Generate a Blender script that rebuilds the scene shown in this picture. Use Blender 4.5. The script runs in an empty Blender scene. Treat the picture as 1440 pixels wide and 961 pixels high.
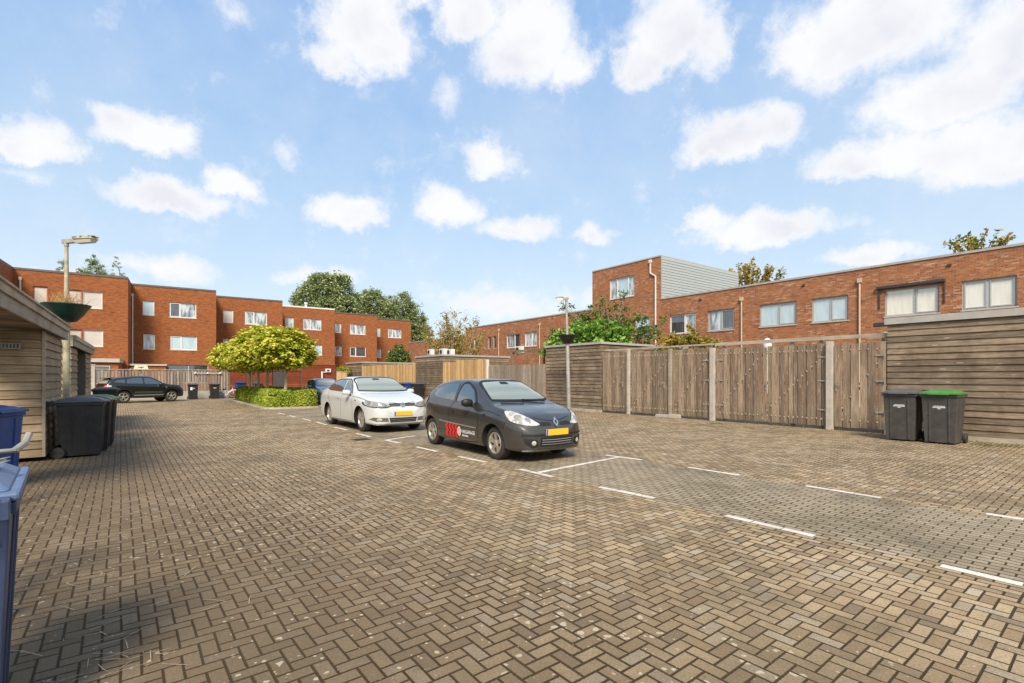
import bpy, bmesh, math, random
import numpy as np
from mathutils import Vector, Matrix
from mathutils.bvhtree import BVHTree
from mathutils.geometry import delaunay_2d_cdt

R = math.radians
sc = bpy.context.scene
COL = sc.collection

# ------------------------------------------------------------------ camera
EYE, FPX, HY, CX = 1.52, 700.0, 531.0, 720.0
cd = bpy.data.cameras.new('camera')
cam = bpy.data.objects.new('camera', cd)
COL.objects.link(cam)
cam.location = (0, 0, EYE)
cam.rotation_euler = (R(90), 0, 0)
cd.sensor_width = 36
cd.lens = 36 * FPX / 1440
cd.shift_y = (HY - 480.5) / 1440
cd.clip_start = 0.05
cd.clip_end = 3000
sc.camera = cam

# ------------------------------------------------------------------ light
SUN_H = Vector((0.03, -1.0)).normalized()
SUN_EL = R(43)
sv = Vector((SUN_H.x * math.cos(SUN_EL), SUN_H.y * math.cos(SUN_EL), math.sin(SUN_EL)))
sd = bpy.data.lights.new('sun', 'SUN')
sd.energy = 3.4
sd.angle = R(20)
sd.color = (1.0, 0.90, 0.74)
sun = bpy.data.objects.new('sun', sd)
COL.objects.link(sun)
sun.rotation_euler = sv.to_track_quat('Z', 'Y').to_euler()
sc.view_settings.view_transform = 'Standard'
sc.view_settings.look = 'None'
sc.view_settings.gamma = 1
sc.view_settings.exposure = 0.80

# ------------------------------------------------------------------ node helpers
class NT:
    def __init__(s, tree):
        s.t = tree; s.n = tree.nodes; s.l = tree.links
    def new(s, kind, **kw):
        n = s.n.new(kind)
        for k, v in kw.items(): setattr(n, k, v)
        return n
    def put(s, sock, val):
        if val is None: return
        if isinstance(val, bpy.types.NodeSocket): s.l.new(val, sock)
        elif isinstance(val, (tuple, list)) and sock.type == 'RGBA' and len(val) == 3: sock.default_value = (*val, 1)
        else: sock.default_value = val
    def m(s, op, a, b=None, c=None, clamp=False):
        n = s.new('ShaderNodeMath', operation=op, use_clamp=clamp)
        s.put(n.inputs[0], a); s.put(n.inputs[1], b); s.put(n.inputs[2], c)
        return n.outputs[0]
    def vm(s, op, a, b=None):
        n = s.new('ShaderNodeVectorMath', operation=op)
        s.put(n.inputs[0], a); s.put(n.inputs[1], b)
        return n.outputs['Value'] if op in ('LENGTH', 'DOT_PRODUCT', 'DISTANCE') else n.outputs[0]
    def sep(s, v):
        n = s.new('ShaderNodeSeparateXYZ'); s.put(n.inputs[0], v); return n.outputs
    def comb(s, x, y, z=0.0):
        n = s.new('ShaderNodeCombineXYZ')
        s.put(n.inputs[0], x); s.put(n.inputs[1], y); s.put(n.inputs[2], z)
        return n.outputs[0]
    def mix(s, f, a, b, mode='MIX'):
        n = s.new('ShaderNodeMix', data_type='RGBA', blend_type=mode)
        s.put(n.inputs[0], f); s.put(n.inputs[6], a); s.put(n.inputs[7], b)
        return n.outputs[2]
    def mixf(s, f, a, b):
        n = s.new('ShaderNodeMix', data_type='FLOAT')
        s.put(n.inputs[0], f); s.put(n.inputs[2], a); s.put(n.inputs[3], b)
        return n.outputs[0]
    def noise(s, vec, scale, detail=4, rough=0.55, col=False):
        n = s.new('ShaderNodeTexNoise')
        s.put(n.inputs['Vector'], vec); n.inputs['Scale'].default_value = scale
        n.inputs['Detail'].default_value = detail; n.inputs['Roughness'].default_value = rough
        return n.outputs['Color' if col else 'Fac']
    def ramp(s, f, *st, interp='LINEAR'):
        n = s.new('ShaderNodeValToRGB'); n.color_ramp.interpolation = interp
        e = n.color_ramp.elements
        while len(e) < len(st): e.new(0.5)
        for i, (p, c) in enumerate(st):
            e[i].position = p
            e[i].color = (c, c, c, 1) if isinstance(c, (int, float)) else (*c, 1)
        s.put(n.inputs[0], f)
        return n.outputs[0]
    def white(s, v):
        n = s.new('ShaderNodeTexWhiteNoise', noise_dimensions='3D'); s.put(n.inputs['Vector'], v); return n.outputs['Value']
    def bump(s, h, strength=0.3, dist=0.01):
        n = s.new('ShaderNodeBump'); n.inputs['Strength'].default_value = strength
        n.inputs['Distance'].default_value = dist; s.put(n.inputs['Height'], h); return n.outputs[0]

def material(name):
    m = bpy.data.materials.new(name); m.use_nodes = True
    t = NT(m.node_tree); p = m.node_tree.nodes['Principled BSDF']
    return m, t, p

def plain(name, col, rough=0.6, metal=0.0, var=0.0, scale=8, coat=0.0, spec=0.5, bumpy=0.0):
    m, t, p = material(name)
    p.inputs['Roughness'].default_value = rough
    p.inputs['Metallic'].default_value = metal
    p.inputs['Coat Weight'].default_value = coat
    p.inputs['Coat Roughness'].default_value = 0.04
    p.inputs['Specular IOR Level'].default_value = spec
    if var or bumpy:
        tc = t.new('ShaderNodeTexCoord').outputs['Object']
        n = t.noise(tc, scale, 5, 0.6)
        f = t.ramp(n, (0.3, 0.0), (0.7, 1.0))
        if var:
            c = t.mix(f, tuple(x * (1 - var) for x in col), tuple(min(1, x * (1 + var)) for x in col))
            t.put(p.inputs['Base Color'], c)
        else: p.inputs['Base Color'].default_value = (*col, 1)
        if bumpy: t.put(p.inputs['Normal'], t.bump(n, bumpy, 0.01))
    else: p.inputs['Base Color'].default_value = (*col, 1)
    return m

# ------------------------------------------------------------------ sky
w = bpy.data.worlds.new('World'); sc.world = w; w.use_nodes = True
t = NT(w.node_tree)
bg = w.node_tree.nodes['Background']
sky = t.new('ShaderNodeTexSky', sky_type='NISHITA', sun_disc=False)
sky.sun_elevation = SUN_EL
sky.sun_rotation = math.atan2(SUN_H.x, SUN_H.y)
sky.air_density = 1.0; sky.dust_density = 0.8; sky.ozone_density = 1.5
gen = t.new('ShaderNodeTexCoord').outputs['Generated']
x, y, z = t.sep(gen)
az = t.m('ARCTAN2', x, y)
el = t.m('ARCSINE', z)
wob = t.noise(gen, 7, 7, 0.62, col=True)
wob2 = t.noise(gen, 22, 5, 0.65, col=True)
pos = t.comb(az, el, 0.0)
pos = t.vm('ADD', pos, t.vm('MULTIPLY', t.vm('SUBTRACT', wob, (0.5, 0.5, 0.5)), (0.11, 0.06, 0)))
pos = t.vm('ADD', pos, t.vm('MULTIPLY', t.vm('SUBTRACT', wob2, (0.5, 0.5, 0.5)), (0.060, 0.048, 0)))
CL = [(55,190,95,34,1),(20,200,60,28,1),(205,185,95,38,1),(160,165,60,22,.7),(240,278,130,27,.95),(335,262,45,26,.9),(515,42,88,56,1),(472,88,48,26,.8),(590,5,50,16,.5),
      (655,18,62,42,.9),(735,55,90,66,1),(792,85,50,42,.8),(622,135,40,30,.26),(945,40,95,60,1),(895,90,50,38,.9),(990,60,50,50,.8),
      (1035,190,110,40,1),(990,200,50,28,.9),(1090,175,55,30,.9),(1230,30,180,75,1),(1120,60,80,50,.8),(1400,60,130,80,.9),(1330,130,150,60,1),(1380,190,150,55,1),(1240,215,150,34,1),(1440,200,200,60,1),
      (490,298,66,32,1),(625,292,60,36,1),(725,322,75,20,.75),(840,330,42,20,.75),(1085,322,135,28,1),(1000,315,50,20,.8),(1215,358,85,20,.9),(695,225,52,26,.9),
      (415,222,35,18,.24),(335,12,50,18,.24),(230,375,110,24,.6),(450,390,80,18,.7),(100,395,150,20,.5),(700,425,110,30,.6),(30,240,50,16,.25),(840,420,60,25,.5),
      (-200,150,200,60,1),(-600,80,300,70,1),(1900,180,260,60,1)]
def azel(px, py):
    dx = (px - CX) / FPX; dz = (HY - py) / FPX
    return math.atan2(dx, 1), math.atan2(dz, math.hypot(dx, 1))
best = None
for (px, py, rx, ry, wt) in CL:
    a, e = azel(px, py + ry * 0.22)
    k = math.cos(a)
    ra = rx / FPX * k * k * 0.93; re = ry / FPX * k * 1.12
    d = t.vm('MULTIPLY', t.vm('SUBTRACT', pos, (a, e, 0)), (1 / ra, 1 / re, 0))
    ds = t.sep(d)
    d = t.comb(ds[0], t.m('MAXIMUM', ds[1], t.m('MULTIPLY', ds[1], -1.55)), 0.0)     # flat bases, heaped tops
    v = t.m('MULTIPLY_ADD', t.vm('LENGTH', d), -wt, wt)
    best = v if best is None else t.m('MAXIMUM', best, v)
# broken cloud behind the viewer and overhead
gn = t.noise(gen, 2.2, 6, 0.6)
back = t.m('MULTIPLY', t.ramp(gn, (0.50, 0.0), (0.62, 0.9)), t.ramp(y, (0.0, 1.0), (0.05, 0.0)))
best = t.m('MAXIMUM', best, t.m('SUBTRACT', back, 0.1))
fine = t.noise(gen, 16, 7, 0.65)
best = t.m('MULTIPLY_ADD', t.m('SUBTRACT', fine, 0.5), 1.1, best)
mask = t.new('ShaderNodeMapRange', interpolation_type='SMOOTHSTEP')
t.put(mask.inputs[0], best); mask.inputs[1].default_value = -0.14; mask.inputs[2].default_value = 0.50
halo = t.m('MULTIPLY', t.ramp(best, (0.0, 0.0), (0.30, 0.34)), 1.0)
best_h = t.m('MULTIPLY_ADD', t.m('SUBTRACT', t.noise(gen, 5, 6, .65), 0.5), 1.6, t.m('ADD', best, 0.45))
halo = t.m('MULTIPLY', t.ramp(best_h, (0.0, 0.0), (0.9, 1.0)), 0.20)
mask = t.m('MAXIMUM', t.m('MULTIPLY', mask.outputs[0], 0.97), halo)
core = t.ramp(best, (0.2, 0.0), (0.75, 1.0))
soft = t.noise(gen, 9, 4, 0.5)
ccol = t.mix(t.m('MULTIPLY', core, t.ramp(soft, (0.42, 0.0), (0.62, 1.0))), (6.1, 6.15, 6.25), (5.25, 5.3, 5.7))
# blue sky: the physical sky, lightened towards the horizon by summer haze
skyc = t.mix(1.0, sky.outputs[0], (1.15, 1.30, 1.36), 'MULTIPLY')
hz = t.ramp(z, (0.0, 0.90), (0.12, 0.74), (0.28, 0.48), (0.60, 0.22))
thin = t.ramp(t.noise(gen, 3.5, 5, 0.6), (0.40, 0.0), (0.75, 0.35))
grad = t.ramp(z, (0.0, (.86, .94, 1.0)), (0.10, (.76, .885, .99)), (0.30, (.54, .745, .98)), (0.62, (.25, .50, .93)))
grad = t.mix(1.0, grad, (5.9, 5.9, 5.9), 'MULTIPLY')
skyc = t.mix(0.82, skyc, grad)
side = t.ramp(x, (-0.2, 0.0), (0.8, 0.42))
skyc = t.mix(t.m('MAXIMUM', t.m('MULTIPLY', side, t.ramp(z, (0.1, 0.3), (0.5, 1.0))), t.m('MULTIPLY', thin, 0.8)), skyc, (4.2, 5.0, 5.9))
col = t.mix(mask, skyc, ccol)
t.put(bg.inputs[0], col)
bg.inputs[1].default_value = 0.093

# ------------------------------------------------------------------ geometry helpers
U = Vector((-0.596, 0.803)); V = Vector((0.803, 0.596))

def G(px, py, z=0.0):
    Y = (EYE - z) * FPX / (py - HY)
    return Vector(((px - CX) / FPX * Y, Y))
def P(px, py, Y):
    return Vector(((px - CX) / FPX * Y, Y, EYE + (HY - py) / FPX * Y))
def along(px, p, d):
    k = (px - CX) / FPX
    return (k * p.y - p.x) / (d.x - k * d.y)
def zat(py, Y): return EYE + (HY - py) / FPX * Y

class MB:
    def __init__(s): s.v = []; s.f = []; s.m = []
    def add(s, vs, fs, mi=0):
        o = len(s.v); s.v += [tuple(v) for v in vs]
        for f in fs: s.f.append([i + o for i in f]); s.m.append(mi)
        return s
    def box(s, x0, x1, y0, y1, z0, z1, mi=0, M=None):
        vs = [Vector(p) for p in ((x0,y0,z0),(x1,y0,z0),(x1,y1,z0),(x0,y1,z0),(x0,y0,z1),(x1,y0,z1),(x1,y1,z1),(x0,y1,z1))]
        if M is not None: vs = [M @ v for v in vs]
        return s.add(vs, [(0,3,2,1),(4,5,6,7),(0,1,5,4),(1,2,6,5),(2,3,7,6),(3,0,4,7)], mi)
    def frustum(s, a, b, z0, z1, mi=0, M=None):
        vs = [Vector((a[0],a[2],z0)),Vector((a[1],a[2],z0)),Vector((a[1],a[3],z0)),Vector((a[0],a[3],z0)),
              Vector((b[0],b[2],z1)),Vector((b[1],b[2],z1)),Vector((b[1],b[3],z1)),Vector((b[0],b[3],z1))]
        if M is not None: vs = [M @ v for v in vs]
        return s.add(vs, [(0,3,2,1),(4,5,6,7),(0,1,5,4),(1,2,6,5),(2,3,7,6),(3,0,4,7)], mi)
    def quad(s, a, b, c, d, mi=0): return s.add([a, b, c, d], [(0,1,2,3)], mi)
    def tube(s, pts, rad, n=8, mi=0, caps=True):
        pts = [Vector(p) for p in pts]
        if not hasattr(rad, '__len__'): rad = [rad] * len(pts)
        vs = []; fs = []
        up = None
        for i, p in enumerate(pts):
            d = (pts[min(i+1, len(pts)-1)] - pts[max(i-1, 0)]).normalized()
            if up is None:
                up = Vector((0,0,1)) if abs(d.z) < 0.9 else Vector((1,0,0))
            a = d.cross(up).normalized(); b = a.cross(d).normalized(); up = b
            for k in range(n):
                th = 2 * math.pi * k / n
                vs.append(p + (a * math.cos(th) + b * math.sin(th)) * rad[i])
        for i in range(len(pts) - 1):
            for k in range(n):
                k2 = (k + 1) % n
                fs.append((i*n+k, i*n+k2, (i+1)*n+k2, (i+1)*n+k))
        if caps:
            fs.append(tuple(range(n))[::-1]); fs.append(tuple((len(pts)-1)*n + k for k in range(n)))
        return s.add(vs, fs, mi)
    def lathe(s, prof, n=24, M=None, mi=0, closed=False):
        vs = []; fs = []
        for (r, h) in prof:
            for k in range(n):
                th = 2 * math.pi * k / n
                vs.append(Vector((r * math.cos(th), r * math.sin(th), h)))
        m = len(prof)
        for i in range(m if closed else m - 1):
            j = (i + 1) % m
            for k in range(n):
                k2 = (k + 1) % n
                fs.append((i*n+k, i*n+k2, j*n+k2, j*n+k))
        if M is not None: vs = [M @ v for v in vs]
        return s.add(vs, fs, mi)
    def prism(s, poly, y0, y1, mi=0, M=None):
        """polygon in (x, z) extruded along y"""
        n = len(poly)
        vs = [Vector((p[0], y0, p[1])) for p in poly] + [Vector((p[0], y1, p[1])) for p in poly]
        if M is not None: vs = [M @ v for v in vs]
        fs = [tuple(range(n)), tuple(range(n, 2*n))[::-1]]
        fs += [(i, i + n, (i+1) % n + n, (i+1) % n) for i in range(n)]
        return s.add(vs, fs, mi)
    def build(s, name, mats, parent=None, smooth=False, bevel=0.0, fix=True, angle=35):
        me = bpy.data.meshes.new(name)
        me.from_pydata(s.v, [], s.f)
        if not isinstance(mats, (list, tuple)): mats = [mats]
        for m in mats: me.materials.append(m)
        me.polygons.foreach_set('material_index', s.m)
        if fix:
            bm = bmesh.new(); bm.from_mesh(me)
            bmesh.ops.recalc_face_normals(bm, faces=bm.faces)
            bm.to_mesh(me); bm.free()
        if smooth:
            me.polygons.foreach_set('use_smooth', [True] * len(me.polygons))
            me.set_sharp_from_angle(angle=R(angle))
        me.update()
        o = bpy.data.objects.new(name, me); COL.objects.link(o)
        if parent: o.parent = parent
        if bevel:
            b = o.modifiers.new('bevel', 'BEVEL'); b.width = bevel; b.segments = 2; b.limit_method = 'ANGLE'; b.angle_limit = R(40)
            b.harden_normals = False
        return o

def tag(o, label, cat, group=None, kind=None):
    o['label'] = label
    if cat: o['category'] = cat
    if group: o['group'] = group
    if kind: o['kind'] = kind
    return o
def root(name, loc, rz, label, cat, group=None, scale=1.0):
    o = bpy.data.objects.new(name, None); COL.objects.link(o)
    o.location = (loc[0], loc[1], loc[2] if len(loc) > 2 else 0); o.rotation_euler = (0, 0, rz)
    o.scale = (scale,) * 3
    o.empty_display_size = 0.3
    return tag(o, label, cat, group)
def struct(o, label=None, cat=None):
    o['kind'] = 'structure'
    if label: o['label'] = label
    if cat: o['category'] = cat
    return o
def copy_tree(o, parent=None):
    c = o.copy(); COL.objects.link(c); c.parent = parent
    for ch in [k for k in list(o.children)]: copy_tree(ch, c)
    return c

# ------------------------------------------------------------------ materials
def brick_mat(name, c1, c2, mortar, mott, mcol, pale=0.0, stain=0.5):
    m, t, p = material(name)
    tc = t.new('ShaderNodeTexCoord').outputs['Object']
    x, y, z = t.sep(tc)
    v = t.comb(t.m('ADD', x, y), z, 0.0)
    b = t.new('ShaderNodeTexBrick')
    t.put(b.inputs['Vector'], v)
    b.inputs['Scale'].default_value = 1.0
    b.inputs['Brick Width'].default_value = 0.22; b.inputs['Row Height'].default_value = 0.0667
    b.inputs['Mortar Size'].default_value = 0.008; b.inputs['Mortar Smooth'].default_value = 0.3
    b.inputs['Bias'].default_value = -0.1
    t.put(b.inputs['Color1'], c1); t.put(b.inputs['Color2'], c2); t.put(b.inputs['Mortar'], mortar)
    # a second random per brick, for the odd scorched or pale header
    row = t.m('FLOOR', t.m('DIVIDE', z, 0.0667))
    sh = t.m('MULTIPLY', t.m('MODULO', t.m('ABSOLUTE', row), 2.0), 0.5)
    bi = t.m('FLOOR', t.m('ADD', t.m('DIVIDE', t.m('ADD', x, y), 0.22), sh))
    rnd = t.white(t.comb(bi, row, 1.7))
    c = t.mix(t.ramp(rnd, (0.86, 0.0), (0.97, 0.75)), b.outputs[0], tuple(k * 0.38 for k in c2))
    if pale: 
        c = t.mix(t.m('MULTIPLY', t.ramp(rnd, (0.0, 1.0), (0.34, 0.0)), t.m('MULTIPLY', t.ramp(t.noise(v, 0.9, 3), (0.36, 0.0), (0.60, 1.0)), pale)), c, (0.56, 0.40, 0.28))
    big = t.noise(t.comb(t.m('ADD', x, y), t.m('MULTIPLY', z, 1.4), 0.0), 0.55, 6, 0.65)
    c = t.mix(t.m('MULTIPLY', t.ramp(big, (0.38, 0.0), (0.62, 1.0)), mott), c, mcol, 'MIX')
    streak = t.noise(t.comb(t.m('MULTIPLY', t.m('ADD', x, y), 1.3), t.m('MULTIPLY', z, 5.0), 0.0), 1.6, 5, 0.7)
    c = t.mix(t.m('MULTIPLY', t.ramp(streak, (0.42, 0.0), (0.72, 1.0)), stain), c, tuple(k * 0.5 for k in c2))
    c = t.mix(t.m('MULTIPLY', b.outputs['Fac'], 0.8), c, mortar)
    t.put(p.inputs['Base Color'], c)
    p.inputs['Roughness'].default_value = 0.9
    t.put(p.inputs['Normal'], t.bump(t.m('SUBTRACT', 1.0, b.outputs['Fac']), 0.5, 0.006))
    return m

def wood_mat(name, base, dark, light, along_axis='x', knots=1.0, streaks=0.6):
    """weathered softwood: every board (mesh island) its own tone, grain along its length, knots"""
    m, t, p = material(name)
    tc = t.new('ShaderNodeTexCoord').outputs['Object']
    x, y, z = t.sep(tc)
    isl = t.new('ShaderNodeNewGeometry').outputs['Random Per Island']
    ofs = t.m('MULTIPLY', isl, 53.0)
    if along_axis == 'x':
        gv = t.comb(t.m('MULTIPLY', t.m('ADD', x, y), 1.2), t.m('MULTIPLY', z, 22.0), ofs)
        kv = t.comb(t.m('ADD', t.m('MULTIPLY', t.m('ADD', x, y), 0.9), ofs), t.m('MULTIPLY', z, 6.0), ofs)
        sv_ = t.comb(t.m('MULTIPLY', t.m('ADD', x, y), 2.2), t.m('MULTIPLY', z, 1.3), 3.0)
    else:
        gv = t.comb(t.m('MULTIPLY', t.m('ADD', x, y), 22.0), t.m('MULTIPLY', z, 1.2), ofs)
        kv = t.comb(t.m('MULTIPLY', t.m('ADD', x, y), 6.0), t.m('ADD', t.m('MULTIPLY', z, 1.0), ofs), ofs)
        sv_ = t.comb(t.m('MULTIPLY', t.m('ADD', x, y), 3.0), t.m('MULTIPLY', z, 0.7), ofs)
    g = t.noise(gv, 2.0, 6, 0.7)
    c = t.mix(t.ramp(isl, (0.0, 0.0), (1.0, 1.0)), tuple(0.66 * k for k in base), tuple(1.34 * k for k in base))
    c = t.mix(t.ramp(g, (0.30, 0.75), (0.52, 0.0)), c, dark)
    c = t.mix(t.ramp(g, (0.52, 0.0), (0.75, 0.6)), c, light)
    st = t.noise(sv_, 1.0, 5, 0.6)
    c = t.mix(t.m('MULTIPLY', t.ramp(st, (0.42, 0.0), (0.66, 1.0)), streaks), c, dark)
    vo = t.new('ShaderNodeTexVoronoi'); t.put(vo.inputs['Vector'], kv); vo.inputs['Scale'].default_value = 1.5
    k = vo.outputs['Distance']
    c = t.mix(t.m('MULTIPLY', t.ramp(k, (0.05, 1.0), (0.11, 0.0)), knots), c, light)
    c = t.mix(t.m('MULTIPLY', t.ramp(k, (0.02, 1.0), (0.05, 0.0)), knots), c, tuple(q * 0.5 for q in dark))
    alg = t.m('MULTIPLY', t.ramp(t.m('ADD', z, t.m('MULTIPLY', st, 0.9)), (0.45, 0.55), (1.05, 0.0)), t.ramp(g, (0.3, 1.0), (0.7, 0.4)))
    c = t.mix(alg, c, (0.085, 0.080, 0.042))
    t.put(p.inputs['Base Color'], c)
    p.inputs['Roughness'].default_value = 0.85
    p.inputs['Specular IOR Level'].default_value = 0.25
    t.put(p.inputs['Normal'], t.bump(g, 0.35, 0.006))
    return m

def leaf_mat(name, *cols, trans=0.25, rough=0.55):
    m, t, p = material(name)
    isl = t.new('ShaderNodeNewGeometry').outputs['Random Per Island']
    tc = t.new('ShaderNodeTexCoord').outputs['Object']
    cl = t.noise(tc, 1.3, 3, 0.5)
    f = t.m('MULTIPLY_ADD', t.m('SUBTRACT', cl, 0.5), 1.1, isl, clamp=True)
    n = len(cols)
    c = t.ramp(f, *[(i / (n - 1), cc) for i, cc in enumerate(cols)])
    t.put(p.inputs['Base Color'], c)
    p.inputs['Roughness'].default_value = rough
    p.inputs['Specular IOR Level'].default_value = 0.3
    tr = t.new('ShaderNodeBsdfTranslucent'); t.put(tr.inputs[0], c)
    mx = t.new('ShaderNodeMixShader'); mx.inputs[0].default_value = trans
    t.l.new(p.outputs[0], mx.inputs[1]); t.l.new(tr.outputs[0], mx.inputs[2])
    t.l.new(mx.outputs[0], t.n['Material Output'].inputs[0])
    return m

def pane_mat(name, base, rough=0.03, spec=0.9, var=0.0, nx=3.0, coat=1.0):
    """a window seen by day: reflection over whatever hangs behind it"""
    m, t, p = material(name)
    tc = t.new('ShaderNodeTexCoord').outputs['Object']
    if var:
        x, y, z = t.sep(tc)
        fold = t.noise(t.comb(t.m('MULTIPLY', x, nx), t.m('MULTIPLY', z, 0.6), 0), 1.5, 3, 0.5)
        t.put(p.inputs['Base Color'], t.mix(t.ramp(fold, (0.4, 0.0), (0.6, 1.0)), base, tuple(min(1, k * (1 + var)) for k in base)))
    else: p.inputs['Base Color'].default_value = (*base, 1)
    p.inputs['Roughness'].default_value = rough
    p.inputs['Specular IOR Level'].default_value = spec
    p.inputs['IOR'].default_value = 1.5
    p.inputs['Coat Weight'].default_value = coat
    p.inputs['Coat Roughness'].default_value = 0.015
    p.inputs['Coat IOR'].default_value = 1.8
    return m

M = {}
M['brick_left'] = brick_mat('brick_orange', (0.39, 0.116, 0.026), (0.21, 0.056, 0.017), (0.17, 0.075, 0.032), 0.4, (0.39, 0.130, 0.030), 0, 0.60)
M['brick_right'] = brick_mat('brick_mottled', (0.36, 0.122, 0.044), (0.20, 0.064, 0.028), (0.30, 0.20, 0.13), 0.45, (0.41, 0.138, 0.028), 0.85, 0.42)
M['wood_shed'] = wood_mat('weathered_cladding', (0.215, 0.160, 0.108), (0.072, 0.048, 0.030), (0.48, 0.40, 0.31), 'x', 1.0, 0.55)
M['wood_shed_left'] = wood_mat('pale_cladding', (0.38, 0.28, 0.175), (0.14, 0.09, 0.05), (0.55, 0.44, 0.30), 'x', 0.4, 0.5)
M['wood_fence'] = wood_mat('weathered_palings', (0.275, 0.205, 0.142), (0.090, 0.060, 0.038), (0.50, 0.42, 0.32), 'z', 1.0, 0.6)
M['wood_grey'] = wood_mat('grey_palings', (0.28, 0.23, 0.18), (0.14, 0.105, 0.08), (0.46, 0.39, 0.32), 'z', 0.7, 0.4)
M['wood_new'] = wood_mat('new_palings', (0.52, 0.34, 0.16), (0.28, 0.155, 0.065), (0.72, 0.52, 0.30), 'z', 0.5, 0.3)
M['wood_red'] = wood_mat('red_stained_boards', (0.20, 0.045, 0.016), (0.10, 0.024, 0.010), (0.28, 0.08, 0.03), 'x', 0.2, 0.3)
M['trim_grey'] = plain('grey_trim', (0.36, 0.34, 0.30), 0.6, var=0.12, scale=3)
M['trim_dark'] = plain('dark_trim', (0.10, 0.09, 0.08), 0.6, var=0.15, scale=3)
M['trim_wood'] = wood_mat('fascia_board', (0.40, 0.34, 0.26), (0.20, 0.15, 0.10), (0.52, 0.45, 0.36), 'x', 0.2, 0.5)
M['roofing'] = plain('roof_felt', (0.10, 0.10, 0.10), 0.9, var=0.2, scale=2)
M['white_frame'] = plain('white_frame', (0.66, 0.66, 0.64), 0.4, var=0.05)
M['grey_frame'] = plain('grey_frame', (0.36, 0.37, 0.36), 0.45, var=0.06)
M['red_frame'] = plain('red_frame', (0.42, 0.13, 0.06), 0.5)
M['sill'] = plain('stone_sill', (0.42, 0.39, 0.35), 0.7, var=0.1)
M['pipe'] = plain('downpipe_cream', (0.50, 0.38, 0.27), 0.55, var=0.15, scale=2)
M['pipe_white'] = plain('downpipe_white', (0.62, 0.56, 0.50), 0.5, var=0.1, scale=2)
M['post'] = plain('concrete_post', (0.42, 0.37, 0.31), 0.8, var=0.18, scale=5, bumpy=0.3)
M['kerb'] = plain('kerb_concrete', (0.38, 0.33, 0.26), 0.85, var=0.2, scale=4, bumpy=0.3)
M['glass_dark'] = pane_mat('pane_dark', (0.035, 0.042, 0.045), var=0.8)
M['glass_blue'] = pane_mat('pane_blue_blind', (0.36, 0.46, 0.50), var=0.15)
M['glass_pale'] = pane_mat('pane_pale_blind', (0.60, 0.58, 0.50), var=0.12)
M['glass_curtain'] = pane_mat('pane_curtain', (0.11, 0.12, 0.125), var=3.6, nx=2.2)
M['shutter'] = plain('roller_shutter', (0.50, 0.46, 0.42), 0.6, var=0.06, scale=1)
M['panel_grey'] = plain('grey_cladding', (0.34, 0.36, 0.35), 0.5, var=0.05)
M['bark'] = plain('bark', (0.22, 0.17, 0.12), 0.9, var=0.35, scale=9, bumpy=0.6)
M['bark_pale'] = plain('pale_bark', (0.40, 0.33, 0.24), 0.9, var=0.25, scale=9, bumpy=0.5)
M['galv'] = plain('galvanised_steel', (0.33, 0.31, 0.27), 0.5, 0.3, var=0.25, scale=5)
M['galv_moss'] = plain('lichened_steel', (0.36, 0.33, 0.22), 0.7, 0.1, var=0.35, scale=6)
M['metal_dark'] = plain('dark_metal', (0.06, 0.06, 0.06), 0.45, 0.5)
M['chrome'] = plain('chrome', (0.72, 0.72, 0.72), 0.15, 1.0)
M['rubber'] = plain('rubber', (0.03, 0.027, 0.024), 0.8, var=0.25, scale=20)
M['black_plastic'] = plain('black_bin_plastic', (0.018, 0.018, 0.018), 0.42, var=0.35, scale=7, bumpy=0.05)
M['dusty_plastic'] = plain('dusty_black_plastic', (0.055, 0.050, 0.044), 0.55, var=0.3, scale=6, bumpy=0.05)
M['green_lid'] = plain('green_lid', (0.055, 0.20, 0.035), 0.45, var=0.25, scale=6)
M['grey_lid'] = plain('grey_lid', (0.085, 0.085, 0.085), 0.45, var=0.2, scale=6)
M['blue_plastic'] = plain('blue_bin_plastic', (0.012, 0.055, 0.22), 0.38, var=0.2, scale=5)
M['navy_plastic'] = plain('navy_bin_plastic', (0.035, 0.052, 0.11), 0.45, var=0.25, scale=5)
M['slate_plastic'] = plain('slate_blue_lid', (0.10, 0.15, 0.26), 0.45, var=0.2, scale=6)
M['white_print'] = plain('white_print', (0.75, 0.75, 0.72), 0.6)
def worn():
    m, t, p = material('worn_white_blocks')
    tc = t.new('ShaderNodeTexCoord').outputs['Object']
    c = t.mix(t.ramp(t.noise(tc, 45, 5, .7), (.50, 0.0), (.66, .75)), (.66, .63, .56), (.30, .25, .18))
    c = t.mix(t.ramp(t.noise(tc, 2.5, 4, .6), (.45, 0.0), (.70, .7)), c, (.36, .31, .24))
    t.put(p.inputs['Base Color'], c); p.inputs['Roughness'].default_value = .8
    return m
M['white_paint'] = worn()
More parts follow.
